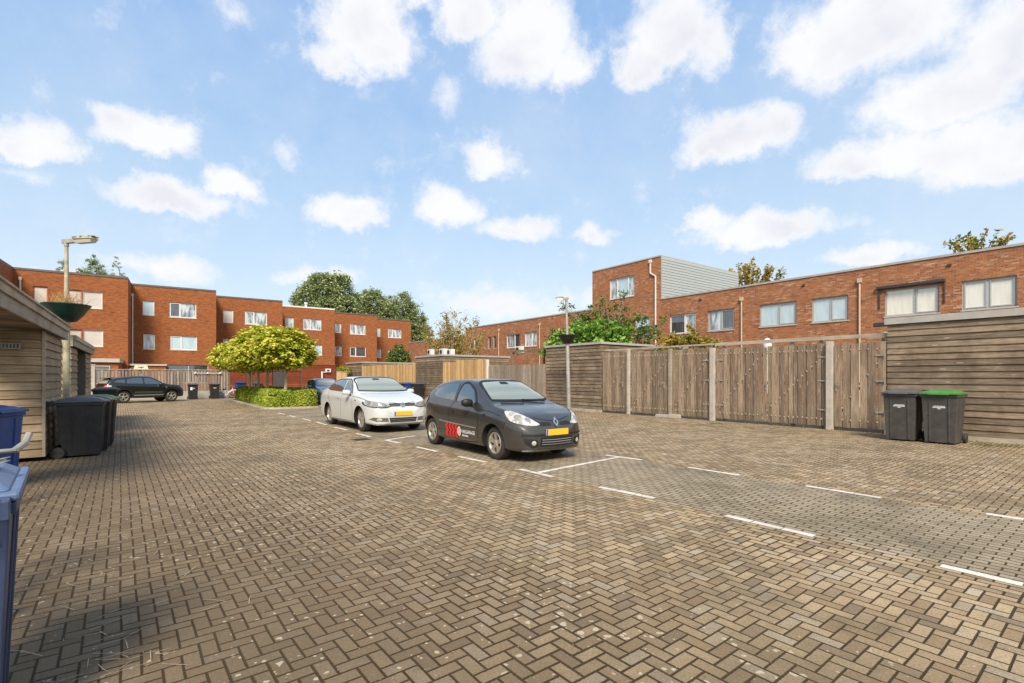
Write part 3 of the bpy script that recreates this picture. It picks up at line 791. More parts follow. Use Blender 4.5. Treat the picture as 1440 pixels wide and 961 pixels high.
# nearest big shed
xs = lx(1247.5); o = L0 - U * xs
shed('timber_shed', 'long weathered timber shed behind the two upright black bins', (o.x, o.y, 0), RZ, 9.5, 2.8, 3.10, fascia='trim_grey', fh=.17, group='timber sheds along the garden fences')
# shed with the lamp
xs = lx(767.5); Wd = -xs; o = L0 - U * xs
shed('timber_shed', 'timber shed behind the slim right street lamp and in front of green shrubs', (o.x, o.y, 0), RZ, Wd, 6.8, 3.08, fascia='trim_grey', fh=.10, group='timber sheds along the garden fences')
xs = lx(584.5); xe = lx(622.5); o = L0 - U * xs
shed('timber_shed', 'timber shed between two pale new fences with white boxes on its roof', (o.x, o.y, 0), RZ, xe - xs, 5.5, 3.06, fascia='trim_grey', fh=.12, group='timber sheds along the garden fences')
xs = lx(487); xe = lx(508.5); o = L0 - U * xs
shed('timber_shed', 'farthest small timber shed beside the pale new fence', (o.x, o.y, 0), RZ, xe - xs, 5.5, 2.95, fascia='trim_grey', fh=.12, group='timber sheds along the garden fences')
# gates right of the lamp shed
gg = 'weathered plank garden gates'
panel('garden_gate', 'narrow weathered plank gate against the shed behind the street lamp', 847.5, 880.5, 2.58, handle=.86, group=gg)
post('slim pale post right of the narrow plank gate', 884.3, 2.68, .12)
panel('garden_gate', 'plank gate with a grey threshold block at its foot', 888.5, 941, 2.56, handle=.88, group=gg)
post('wooden post beside the grey threshold block', 943.3, 2.60, .13, 'trim_wood')
panel('garden_gate', 'plank gate left of the tall post with grass at its foot', 946, 998, 2.56, group=gg, hinges=.98)
post('pale concrete post with grass at its foot', 1002.7, 2.55, .17)
panel('garden_gate', 'wide plank gate leaf right of the post with grass at its foot', 1007.5, 1071, 2.52, group=gg, hinges=.02)
panel('garden_gate', 'wide plank gate leaf with a lever handle and hinges on the pale tall post', 1073, 1162, 2.50, handle=.06, hinges=.99, group=gg)
post('tall whitish concrete post left of the single door by the big shed', 1167.5, 2.56, .17)
panel('garden_gate', 'single plank door beside the big shed and the black bin', 1173, 1246.3, 2.48, bw=.20, gap=.02, handle=.05, hinges=.98, group=gg)
# threshold blocks
for (pa, pb, h_, lab_) in ((925, 942, .09, 'dark grey block under the gate foot'), (943, 958, .13, 'lighter grey concrete block beside the gate foot')):
    x0, x1 = lx(pa), lx(pb); o = L0 - U * x0
    b = MB(); b.box(0, x1 - x0, -.16, .0, 0, h_); b.box(.02, x1 - x0 - .02, -.14, -.02, h_, h_ + .02)
    q = b.build('threshold_block', M['kerb'] if pa > 940 else M['trim_grey'], bevel=.01); q.location = (o.x, o.y, 0); q.rotation_euler = (0, 0, RZ); tag(q, lab_, 'concrete block')
# lintel beam over the near gates
x0, x1 = lx(1003), lx(1246); o = L0 - U * x0
r = root('lintel_beam', (o.x, o.y, 0), RZ, 'long thin timber beam running above the near garden gates', 'beam')
b = MB(); b.box(0, x1 - x0, .10, .16, 2.62, 2.73); b.build('beam', M['trim_wood'], r)
for xx in (.25, (x1 - x0) * .5, (x1 - x0) * .66, x1 - x0 - .06):
    b = MB(); b.box(xx, xx + .09, .165, .25, 0, 2.72); b.build('upright', M['trim_wood'], r)
x0, x1 = lx(848), lx(1001); o = L0 - U * x0
r = root('lintel_beam', (o.x, o.y, 0), RZ, 'thin pale rail above the gates beside the street lamp shed', 'beam')
b = MB(); b.box(0, x1 - x0, .10, .15, 2.66, 2.72); b.build('beam', M['trim_wood'], r)
for xx in (.1, (x1 - x0) * .5, x1 - x0 - .2):
    b = MB(); b.box(xx, xx + .08, .155, .23, 0, 2.74); b.build('upright', M['trim_wood'], r)
# fences left of the lamp shed
panel('timber_fence', 'grey weathered fence between the lamp shed and the pale new fence', 687, 767, 2.18, cat='fence', z0=.04, mat='wood_grey', bw=.15)
post('white post between the grey fence and the pale fence', 686, 2.55, .15, 'pipe_white')
panel('timber_fence', 'pale new plank fence behind the roof of the black car', 641, 685, 2.60, cat='fence', z0=.04, mat='wood_new', group='pale new plank fences')
panel('timber_fence', 'short pale new plank fence piece touching the middle shed', 622.8, 640, 2.50, cat='fence', z0=.04, mat='wood_new', group='pale new plank fences')
panel('timber_fence', 'pale new plank fence behind the roof of the white car', 509, 574, 2.55, cat='fence', z0=.04, mat='wood_new', group='pale new plank fences')
panel('timber_fence', 'narrow pale fence end next to the middle shed above the bins', 575, 584, 2.50, cat='fence', z0=.04, mat='wood_new', group='pale new plank fences')
# pergola frame behind the grey fence
x0, x1 = lx(700), lx(765); o = L0 - U * x0
r = root('garden_pergola', (o.x, o.y, 0), RZ, 'thin bare timber pergola frame behind the grey fence', 'pergola')
b = MB(); b.box(-1.0, x1 - x0, 1.6, 1.7, 3.0, 3.12); b.box(-1, x1 - x0, 4.0, 4.1, 3.0, 3.12); b.build('beam', M['wood_shed'], r)
for xx in (-.9, 2.0, x1 - x0 - .2):
    b = MB(); b.box(xx, xx + .1, 1.6, 1.7, 0, 3.0); b.build('upright', M['wood_shed'], r)
    b = MB(); b.box(xx, xx + .07, 1.7, 4.0, 2.93, 3.03); b.build('rafter', M['wood_shed'], r)
# white boxes on the middle shed and wall
def ac(label, px, py, Y, wd, hh, nm='air_unit'):
    p = P(px, py, Y)
    r = root(nm, (p.x, p.y, p.z), RZ, label, 'air unit', 'white air conditioning units')
    b = MB(); b.box(-wd/2, wd/2, -.15, .15, 0, hh); b.build('casing', M['white_frame'], r, bevel=.02)
    b = MB(); b.lathe([(hh*.38, 0), (hh*.38, .01), (0, .01)], 20, Matrix.Translation((-wd*.15, -.151, hh*.5)) @ Matrix.Rotation(R(90), 4, 'X')); b.build('fan_grille', M['metal_dark'], r)
    b = MB(); b.box(-wd*.4, -wd*.3, -.12, .12, -.10, 0); b.box(wd*.3, wd*.4, -.12, .12, -.10, 0); b.build('foot', M['galv'], r)
ac('white air unit on the middle shed roof left', 606, 499.5, 37.5, .6, .42)
ac('left white air unit of the pair on the middle shed roof', 623.5, 499.5, 36, .72, .45)
ac('right white air unit of the pair on the middle shed roof', 634, 499.8, 35, .66, .42)
p = P(730.5, 498, 44); ac('white air unit on the brick wall under the louvred windows', 730.5, 498, 44.3, .95, .68)
# white rounded vent behind the gates
p = P(1079, 490, 17.6)
vb = MB(); vb.lathe([(.14, -1.6), (.14, .05), (.15, .12), (.13, .24), (.08, .33), (0, .37)], 18)
q = vb.build('vent_hood', M['white_frame'], smooth=True); q.location = p; tag(q, 'white rounded vent hood peeking over the wide plank gates', 'vent')
# little garden canopy behind the single door
p = L0 - U * lx(1232)
r = root('garden_canopy', (p.x + V.x*1.2, p.y + V.y*1.2, 0), RZ, 'grey awning cassette above a pale canopy left of the big shed roof', 'canopy')
b = MB(); b.box(-.45, .6, 0.0, .12, 3.0, 3.12); b.build('cassette', M['metal_dark'], r, bevel=.02)
b = MB(); b.add([(-.55, -.1, 2.72), (.6, -.1, 2.72), (.6, .8, 2.9), (-.35, .8, 2.9), (-.55, -.1, 2.66), (.6, -.1, 2.66), (.6, .8, 2.84), (-.35, .8, 2.84)], [(0,1,2,3),(7,6,5,4),(0,4,5,1),(1,5,6,2),(2,6,7,3),(3,7,4,0)]); b.build('canopy_panel', M['kerb'], r)
for xx in (-.45, .5): 
    b = MB(); b.box(xx, xx+.07, .7, .77, 0, 2.84); b.build('upright', M['trim_wood'], r)

# ------------------------------------------------------------------ back fence in front of the stepped houses
B0 = Vector((-21.0, 37.0))
def bx(px): return along(px, B0, V)
RB = math.atan2(V.y, V.x)
def bpanel(name, label, pa, pb, z1, mat, cat='fence', horiz=False, frame=None, z0=.05, **k):
    x0, x1 = bx(pa), bx(pb); o = B0 + V * x0
    r = root(name, (o.x, o.y, 0), RB, label, cat)
    b = MB()
    if horiz: cladding(b, 0, x1 - x0, .03, z0, z1, .14)
    else: palings(b, 0, x1 - x0, z0, z1, **k)
    b.build('board_panel', M[mat], r)
    f = MB()
    f.box(-.03, x1 - x0 + .03, -.04, .06, z1 + .002, z1 + .05)
    f.build('cap_rail', M['trim_wood'] if not horiz else M[mat], r)
    ps = [0] + ([ (x1-x0)*i/round((x1-x0)/1.9) for i in range(1, round((x1-x0)/1.9))] if x1 - x0 > 3 else [])+ [x1 - x0]
    for q in ps:
        m_ = MB(); m_.box(q - .05, q + .05, .065, .16, 0, z1 + .08); m_.build('post', M['post'] if not horiz else M['trim_dark'], r)
    if not horiz:
        m_ = MB(); m_.box(0, x1 - x0, -.05, -.015, 0, .55); m_.build('gravel_board', M['trim_grey'], r)
    return r
bpanel('back_fence', 'long grey plank fence with a dark gravel board behind the parked black car', 131, 321.5, 2.03, 'wood_grey', bw=.13, gap=.05, alt=.03, z0=.5)
p = B0 + V * bx(131)
b = MB(); b.box(-.10, .10, -.1, .1, 0, 2.3); b.box(-.12, .12, -.12, .12, 2.3, 2.36); q = b.build('fence_post', M['post'], bevel=.01); q.location = (p.x, p.y, 0); q.rotation_euler = (0, 0, RB); tag(q, 'pale square post at the left end of the grey back fence', 'post')
bpanel('boarded_fence', 'low reddish boarded fence left of the black garden door', 323, 346, 2.0, 'wood_red', horiz=True)
bpanel('boarded_fence', 'reddish boarded fence between two tree trunks beside the black garden door', 348, 383, 2.02, 'wood_red', horiz=True)
bpanel('garden_door', 'black garden door between reddish boarded fences', 384, 401.5, 2.02, 'metal_dark', cat='door', horiz=True)
bpanel('boarded_fence', 'short reddish boarded fence right of the black garden door', 403.5, 422, 2.03, 'wood_red', horiz=True)
bpanel('boarded_fence', 'taller reddish boarded screen behind the blue car', 424, 472.5, 2.52, 'wood_red', horiz=True)
bpanel('timber_fence', 'pale fence panel in the corner behind the white car', 473.5, 487.5, 2.0, 'wood_new', bw=.5, gap=.002)
# pale box shape on the extension roof behind the fence
p = P(198.5, 520.5, 41.5)
r = root('garden_light_box', (p.x, p.y, p.z - .03), RB, 'cream trapezoid lamp box above the grey fence behind the black car', 'box')
b = MB(); b.prism([(-.52, 0), (.52, 0), (.42, .40), (-.42, .40)], -.3, .3); b.build('box_body', plain('cream_box', (0.66, 0.60, 0.42), .5), r, bevel=.03)
b = MB(); b.prism([(-.20, .27), (.18, .30), (.2, .25), (.04, .22), (0, .14), (-.04, .22), (-.2, .22)], -.31, -.302); b.build('mark', M['metal_dark'], r)
b = MB(); b.box(-.05, .05, -.05, .05, -p.z, 0); b.build('stand', M['galv'], r)
# washing rail on the fence
x0, x1 = bx(274), bx(310); o = B0 + V * x0
r = root('fence_rail', (o.x, o.y, 0), RB, 'thin pale rail with three knobs fixed to the back fence above the bins', 'rail')
b = MB(); b.tube([(0, -.09, 1.82), (x1 - x0, -.09, 1.82)], .022, 8); b.build('bar', M['pipe_white'], r)
for xx in (.02, (x1-x0)/2, x1-x0-.02):
    b = MB(); b.lathe([(0,-.07),(.07,-.04),(.085,0),(.07,.04),(0,.07)], 12, Matrix.Translation((xx, -.09, 1.83))); b.build('knob', M['white_frame'], r, smooth=True)
# white wall lamp and stick on the taller red screen
p = P(461.5, 521.5, 41.2)
r = root('wall_lamp', (p.x, p.y, p.z), RB, 'white box lamp on the taller reddish screen', 'lamp')
b = MB(); b.box(-.22, .2, -.1, .1, -.14, .16); b.build('casing', M['white_frame'], r, bevel=.02)
b = MB(); b.box(-.55, -.22, -.04, .04, -.16, -.10); b.build('bracket', M['white_frame'], r)
b = MB(); b.box(-.12, .08, -.11, -.101, -.07, .08); b.build('lens', M['metal_dark'], r)
p = P(453, 535, 40.7)
b = MB(); b.box(-.05, .05, -.05, .05, 0, 2.0); q = b.build('marker_post', M['white_frame'], bevel=.01); q.location = (p.x, p.y, 0); tag(q, 'thin white post in front of the reddish screen behind the blue car', 'post')

# ------------------------------------------------------------------ left timber sheds with the open canopy
S0 = Vector((-8.5, 9.05)); RS = math.atan2(0.803, -0.596)
r = root('timber_shed', (S0.x, S0.y, 0), RS, 'pale timber shed with a roof running out as an open canopy at the left edge', 'shed')
HC = 2.66; FH = .30
# local x runs along U (away), local y into the shed (-V)
core = MB(); core.box(.03, 2.52, .03, 3.6, .08, HC - FH); core.build('wall', M['trim_dark'], r)
c = MB(); cladding(c, 0, 2.55, .03, .08, HC - FH - .004, .155, splits=0)
cladding(c, .031, 3.6, .03, .08, HC - FH - .004, .155, 'y', -1, splits=.6)
c.build('cladding', M['wood_shed_left'], r)
c = MB(); c.box(-.012, .03, -.012, .03, .08, HC - FH - .004); c.build('corner_strip', M['trim_wood'], r)
f = MB()
f.box(-4.5, 2.62, -.09, -.06, HC - FH, HC - FH + .17); f.box(-4.5, 2.62, -.12, -.06, HC - FH + .175, HC - .02); f.box(-4.5, 2.66, -.15, 1.25, HC - .018, HC + .012)
f.box(2.59, 2.62, -.057, 3.6, HC - FH, HC - .02)
f.build('fascia', M['trim_wood'], r, bevel=.003)
ce = MB(); cladding(ce, 0, 1, 0, 0, .01, 1) if False else None
for k in range(18):
    a = -4.45 + k * .25; ce.box(a, a + .235, -.055, 1.25, HC - FH + .02, HC - FH + .045)
ce.build('ceiling_board', M['wood_shed'], r)
v = MB(); v.box(-.04, -.012, .62, .86, 2.05, 2.13) if False else v.box(-.065, -.012, .30, .62, 2.02, 2.13); v.build('wall_light', M['galv'], r, bevel=.01)
v = MB()
for k in range(6): v.box(-.072, -.066, .33 + k*.045, .35 + k*.045, 2.04, 2.11)
v.build('grille', M['metal_dark'], r)
bk = MB(); bk.box(-4.4, -4.3, 0.0, .10, 0, HC - FH); bk.build('post', M['trim_wood'], r)
# second shed with a doorway
s2 = S0 + U * 4.25
W2 = along(128.5, s2, U)
r = root('timber_shed', (s2.x, s2.y, 0), RS, 'timber shed with a green tinted door recess right of the left street lamp', 'shed')
H2_ = 2.58
dx0, dx1 = .25 * W2, .68 * W2
core = MB(); core.box(.03, dx0, .03, 3.4, .08, H2_ - .28); core.box(dx1, W2 - .03, .03, 3.4, .08, H2_ - .28); core.box(dx0, dx1, .5, 3.4, .08, H2_ - .28); core.build('wall', M['trim_dark'], r)
c = MB(); cladding(c, 0, dx0, .03, .08, H2_ - .284, .155); cladding(c, .031, 3.4, .03, .08, H2_ - .284, .155, 'y', -1); c.build('cladding', M['wood_shed_left'], r)
c = MB(); cladding(c, dx1, W2, .03, .08, H2_ - .284, .155); cladding(c, .031, 3.4, W2 - .03, .08, H2_ - .284, .155, 'y', 1); c.build('cladding', M['wood_shed_left'], r)
d = MB(); d.box(dx0 + .05, dx1 - .05, .42, .48, .08, 1.95); dd_ = d.build('door', plain('green_grey_door', (0.16, 0.20, 0.16), .6, var=.3, scale=2), r)
d = MB(); d.box(dx0 + .0, dx0 + .1, .3, .42, .08, H2_ - .29); d.box(dx1 - .1, dx1, .3, .42, .08, H2_ - .29); d.box(dx0 + .1, dx1 - .1, .3, .42, 1.96, 2.04); d.build('door_frame', M['wood_new'], r)
d = MB(); d.box(dx1 - .25, dx1 - .22, .38, .418, 1.0, 1.12); d.build('handle', M['galv'], dd_)
f = MB(); f.box(-.03, W2 + .05, -.07, -.04, H2_ - .28, H2_ - .12); f.box(-.03, W2 + .05, -.10, -.04, H2_ - .115, H2_); f.box(-.06, -.03, -.04, 3.45, H2_ - .28, H2_); f.box(W2 + .02, W2 + .05, -.037, 3.45, H2_ - .28, H2_)
f.build('fascia', M['trim_wood'], r, bevel=.003)
ro = MB(); ro.box(-.02, W2 + .01, -.03, 3.4, H2_ - .06, H2_ - .03); ro.build('roof', M['roofing'], r)
# ------------------------------------------------------------------ street lamps with planter bowls
def twigs(mb, n, rad, h, z0, rr, seed, thick=.006):
    q = random.Random(seed)
    for i in range(n):
        a = q.uniform(0, 6.28); r0 = q.uniform(0, rad); l = q.uniform(.4, 1) * h
        p = Vector((math.cos(a) * r0, math.sin(a) * r0, z0)); d = Vector((q.uniform(-rr, rr), q.uniform(-rr, rr), 1)).normalized()
        p1 = p + d * l * .6; d2 = (d + Vector((q.uniform(-.7, .7), q.uniform(-.7, .7), q.uniform(-.3, .2)))).normalized(); p2 = p1 + d2 * l * .4
        mb.tube([p, p1, p2], [thick, thick * .7, thick * .3], 4)
def lamp(label, base, zt, bowl_z, bowl_r, bowl_h, rad, head_dir, head_len, pole_mat, lean=0.0, mossy=False, lit=False):
    r = root('street_lamp', (base.x, base.y, 0), head_dir, label, 'street lamp')
    r.rotation_euler = (0, lean, head_dir)
    p = MB(); p.tube([(0, 0, 0), (0, 0, zt * .62), (0, 0, zt * .64), (0, 0, zt)], [rad, rad * .86, rad * .66, rad * .46], 16)
    p.lathe([(rad * 1.4, 0), (rad * 1.3, .03), (rad, .05)], 16)
    p.build('pole', M[pole_mat], r, smooth=True)
    a = MB(); a.box(-.10, head_len * .35, -.045, .045, zt - .03, zt + .07); a.lathe([(rad*.62, zt - .10), (rad*.62, zt + .06), (0, zt + .07)], 12)
    a.build('arm', M['galv'], r, bevel=.01)
    h = MB()
    x0, x1 = head_len * .30, head_len
    h.add([(x0, -.09, zt + .05), (x1, -.11, zt + .02), (x1, .11, zt + .02), (x0, .09, zt + .05),
           (x0 + .05, -.07, zt + .11), (x1 - .04, -.09, zt + .08), (x1 - .04, .09, zt + .08), (x0 + .05, .07, zt + .11)],
          [(0,3,2,1),(4,5,6,7),(0,1,5,4),(1,2,6,5),(2,3,7,6),(3,0,4,7)])
    ho = h.build('luminaire', M['galv_moss'] if mossy else M['galv'], r, bevel=.02)
    g_ = MB(); g_.frustum((x0 + .03, x1 - .03, -.085, .085), (x0 + .08, x1 - .06, -.06, .06), zt + .02, zt - .05)
    m_, t_, p_ = material('lamp_diffuser'); p_.inputs['Base Color'].default_value = (.5, .48, .42, 1); p_.inputs['Roughness'].default_value = .25
    if lit:
        p_.inputs['Emission Color'].default_value = (1, .75, .35, 1); p_.inputs['Emission Strength'].default_value = 0.5
    g_.build('diffuser', m_, ho)
    if mossy:
        tw = MB(); q = random.Random(4)
        for i in range(60):
            c = Vector((q.uniform(x0, x1 - .02), q.uniform(-.09, .09), zt + .085)); s = q.uniform(.015, .04)
            tw.lathe([(0, -s*.5), (s, 0), (s * .7, s * .6), (0, s * .9)], 6, Matrix.Translation(c))
        tw.build('moss', plain('dry_moss', (.22, .17, .07), .95, var=.5, scale=20), ho)
    b = MB(); br = bowl_r
    b.lathe([(br*1.03, bowl_z), (br*1.03, bowl_z - .02), (br*.98, bowl_z - .05), (br*.88, bowl_z - bowl_h*.28), (br*.84, bowl_z - bowl_h*.34), (br*.70, bowl_z - bowl_h*.62), (br*.66, bowl_z - bowl_h*.66), (br*.45, bowl_z - bowl_h*.93), (br*.28, bowl_z - bowl_h), (rad, bowl_z - bowl_h),
             (rad, bowl_z - bowl_h + .03), (br*.3, bowl_z - bowl_h + .05), (br*.9, bowl_z - .03), (br*.97, bowl_z)], 28, closed=True)
    bo = b.build('planter_bowl', plain('green_bowl' if mossy else 'black_bowl', (.008, .034, .028) if mossy else (.012, .016, .015), .38, var=.3, scale=5), r, smooth=True)
    s_ = MB(); s_.lathe([(rad, bowl_z - .05), (br*.86, bowl_z - .05)], 20); s_.build('soil', M['soil'], bo)
    if mossy:
        tw = MB(); twigs(tw, 150, br * .8, .48, bowl_z - .04, .7, 3, .0045); tw.build('dead_plant', plain('dead_stems', (.42, .25, .10), .9, var=.4, scale=15), bo)
    return r
p = G(94, 621); p = Vector(((93.5 - CX) / FPX * 12.0, 12.0))
zt = zat(341, 12.0); bz = zat(428.5, 12.0)
lamp('left street lamp with a green bowl of dead plants and a mossy head', p, zt, bz, .455, .42, .078, R(-12), .86, 'galv_moss', mossy=True)
p = G(800.3, 580)
lamp('slim right street lamp with a black bowl in front of the timber shed', p, zat(421, p.y), zat(471.5, p.y), .40, .37, .095, R(200), .50, 'galv', lean=R(1.6), lit=True)

# ------------------------------------------------------------------ wheeled bins
def make_bin(name, label, loc, rz, s=1.0, body='black_plastic', lid='grey_lid', group=None, marks=True, sticker=False, lid_tilt=0.0):
    """front faces local -y, wheels at the back"""
    r = root(name, loc, rz, label, 'wheeled bin', group, s)
    b = MB()
    b.frustum((-.235, .235, -.30, .22), (-.275, .275, -.345, .30), .03, .93)
    b.box(-.295, .295, -.365, .325, .93, .975)
    for xx in (-.15, .15): b.frustum((xx - .015, xx + .015, -.315, -.29), (xx - .015, xx + .015, -.355, -.33), .05, .90)
    for sx in (-1, 1):
        for yy in (-.12, .10): b.frustum((sx*.238 - .006, sx*.238 + .006, yy - .012, yy + .012), (sx*.277 - .006, sx*.277 + .006, yy - .012, yy + .012), .08, .90)
    b.box(-.20, .20, .20, .30, .03, .14)
    b.build('body', M[body], r, bevel=.018)
    l = MB(); T = Matrix.Translation((0, .335, .985)) @ Matrix.Rotation(-lid_tilt, 4, 'X') @ Matrix.Translation((0, -.335, -.985))
    l.box(-.305, .305, -.40, .34, .980, 1.015, 0, T)
    l.frustum((-.28, .28, -.36, .31), (-.23, .23, -.28, .24), 1.015, 1.055, 0, T)
    l.frustum((-.20, .20, -.25, .20), (-.16, .16, -.18, .16), 1.055, 1.072, 0, T)
    l.box(-.17, .17, -.43, -.40, .975, 1.0, 0, T)
    l.build('lid', M[lid], r, bevel=.012)
    h = MB(); h.tube([(-.25, .33, .95), (-.25, .42, 1.0), (.25, .42, 1.0), (.25, .33, .95)], .018, 8)
    for xx in (-.26, 0, .26): h.box(xx - .02, xx + .02, .325, .43, .93, 1.0)
    h.build('handle', M[body], r, bevel=.004)
    for sx in (-1, 1):
        w_ = MB(); T = Matrix.Translation((sx * .27, .28, .10)) @ Matrix.Rotation(R(90), 4, 'Y')
        w_.lathe([(.03, -.03), (.075, -.03), (.095, -.027), (.10, -.015), (.10, .015), (.095, .027), (.075, .03), (.03, .03)], 24, T, closed=True)
        w_.lathe([(0, -.022), (.06, -.022), (.06, .022), (0, .022)], 16, T)
        w_.build('wheel', M['rubber'], r, smooth=True)
    ax_ = MB(); ax_.tube([(-.26, .28, .10), (.26, .28, .10)], .013, 8); ax_.build('axle', M['galv'], r)
    if marks:
        k = MB(); q = random.Random(11)
        def zf(z): return -.30 - .045 * (z - .03) / .90 - .005
        for (z_, w0, hh) in ((.745, .17, .014), (.718, .20, .020), (.694, .05, .016)):
            x = -w0 / 2
            while x < w0 / 2:
                ww = q.uniform(.006, .016)
                k.add([(x, zf(z_) , z_), (x + ww, zf(z_), z_), (x + ww, zf(z_ + hh), z_ + hh), (x, zf(z_ + hh), z_ + hh)], [(0, 1, 2, 3)])
                x += ww + q.uniform(.002, .006)
        k.build('print', M['white_print'], r, fix=False)
    if sticker:
        k = MB(); k.add([(-.16, -.350, .62), (-.04, -.350, .62), (-.04, -.357, .80), (-.16, -.357, .80)], [(0, 1, 2, 3)]); k.build('sticker', M['white_print'], r, fix=False)
    return r
bg_ = 'wheeled rubbish bins'
# right pair
def rbin(pxc, pyb, lid, label, off=.30):
    g0 = G(pxc, pyb); c = g0 + V * off
    return make_bin('wheeled_bin', label, (c.x, c.y, 0), RZ, 1.15, 'dusty_plastic', lid, bg_)
rbin(1266, 620.0, 'grey_lid', 'black bin with a grey lid beside the single plank door')
rbin(1322, 624.6, 'green_lid', 'black bin with a bright green lid in front of the big timber shed')
# left row
for (x_, y_, rz, lid, lab_, sc_) in ((-8.40, 9.68, RS, 'grey_lid', 'large black bin at the corner of the left timber shed, nearest of its row', 1.06),
        (-8.80, 10.34, RS, 'grey_lid', 'black bin half hidden directly behind the nearest bin of the left row', 1.06),
        (-9.27, 11.05, RS, 'green_lid', 'black bin with a green lid in the left row', 1.06),
        (-15.15, 18.5, RS, 'grey_lid', 'black bin in front of the rear of the parked black off-road car', 1.08)):
    make_bin('wheeled_bin', lab_, (x_, y_, 0), rz, sc_, 'black_plastic', lid, bg_, marks=False)
def at_bin(px, py, lab_, body, lid, rz, sc_=1.05, **k):
    g0 = G(px, py); make_bin('wheeled_bin', lab_, (g0.x, g0.y + .2, 0), rz, sc_, body, lid, bg_, **k)
at_bin(268.5, 562.0, 'black bin with a white sticker at the back fence beside the black car', 'black_plastic', 'grey_lid', RB, sticker=True)
at_bin(299, 561.0, 'black bin against the back fence beside the fallen white bicycle', 'black_plastic', 'grey_lid', RB)
at_bin(333, 559.5, 'blue bin behind the white bicycle at the reddish fence', 'blue_plastic', 'blue_plastic', RB + R(20), 1.12)
at_bin(347.5, 559.0, 'black bin right of the blue bin at the reddish fence', 'black_plastic', 'grey_lid', RB, 1.08)
at_bin(359.5, 559.0, 'black bin between thin tree stems at the reddish fence', 'black_plastic', 'grey_lid', RB, 1.08)
for (px, bd, ld, lab_) in ((575.5, 'black_plastic', 'grey_lid', 'black bin between the white car and the blue bin'), (587, 'blue_plastic', 'blue_plastic', 'blue bin between two black bins behind the black car'),
                           (597.5, 'black_plastic', 'grey_lid', 'black bin right of the blue bin behind the black car')):
    o = L0 - U * lx(px) - V * .55
    make_bin('wheeled_bin', lab_, (o.x, o.y, 0), RZ, 1.08, bd, ld, bg_)
# near left pair
make_bin('wheeled_bin', 'bright blue bin standing against the left timber shed behind the handlebar', (-7.25, 6.72, 0), R(100), 1.06, 'blue_plastic', 'blue_plastic', bg_, marks=False)
K = Vector((-1.95, 1.98)); XH = Vector((math.cos(R(45)), math.sin(R(45)))); YH = Vector((-XH.y, XH.x)); c = K - XH * .305 + YH * .38
nb_ = make_bin('wheeled_bin', 'navy blue bin at the left edge of the foreground with a newspaper on its lid', (c.x, c.y, 0), R(222), 1.05, 'navy_plastic', 'slate_plastic', bg_, marks=False)
# white squiggle print on its visible side
k = MB()
for (a0, b0, a1, b1_) in ((.16, .70, .02, .77), (.14, .64, .04, .73), (.10, .60, -.02, .64), (.20, .76, .12, .80)):
    k.add([(-.235 + a0 * .4, .302, .80 + (b0 - .6) * .5), (-.235 + a1 * .4, .303, .80 + (b1_ - .6) * .5), (-.232 + a1 * .4, .304, .815 + (b1_ - .6) * .5), (-.232 + a0 * .4, .303, .815 + (b0 - .6) * .5)], [(0, 1, 2, 3)])
k.build('print', M['white_print'], nb_, fix=False)
# newspaper
k = MB(); q = random.Random(5)
n1 = 9
vs = []; fs = []
for sheet, (ox, oy, rot, zz) in enumerate(((0, 0, .2, 0), (.02, -.03, .42, .012), (-.02, .02, .05, .022))):
    o_ = len(vs)
    for i in range(n1):
        for j in range(n1):
            u_, v_ = i / (n1 - 1) - .5, j / (n1 - 1) - .5
            a_ = u_ * .40; b_ = v_ * .30
            vs.append((ox + a_ * math.cos(rot) - b_ * math.sin(rot), oy + a_ * math.sin(rot) + b_ * math.cos(rot), zz + .012 * math.sin(u_ * 7 + sheet) + .02 * max(0, abs(u_) - .3) * 4 * (v_ + .5)))
    fs += [(o_ + i*n1 + j, o_ + (i+1)*n1 + j, o_ + (i+1)*n1 + j + 1, o_ + i*n1 + j + 1) for i in range(n1 - 1) for j in range(n1 - 1)]
k.add(vs, fs)
pm, t_, p_ = material('newsprint')
tc_ = t_.new('ShaderNodeTexCoord').outputs['Object']
t_.put(p_.inputs['Base Color'], t_.mix(t_.ramp(t_.noise(tc_, 14, 4, .7), (.52, 0), (.58, 1.0)), (.62, .58, .50), (.30, .27, .24))); p_.inputs['Roughness'].default_value = .8
npz = k.build('newspaper', pm, smooth=True, fix=False); npz.location = (-2.40, 2.10, 1.135); npz.scale = (.8, .8, 1)
so = npz.modifiers.new('solid', 'SOLIDIFY'); so.thickness = .004
tag(npz, 'crumpled newspaper lying on the lid of the foreground navy bin', 'newspaper')

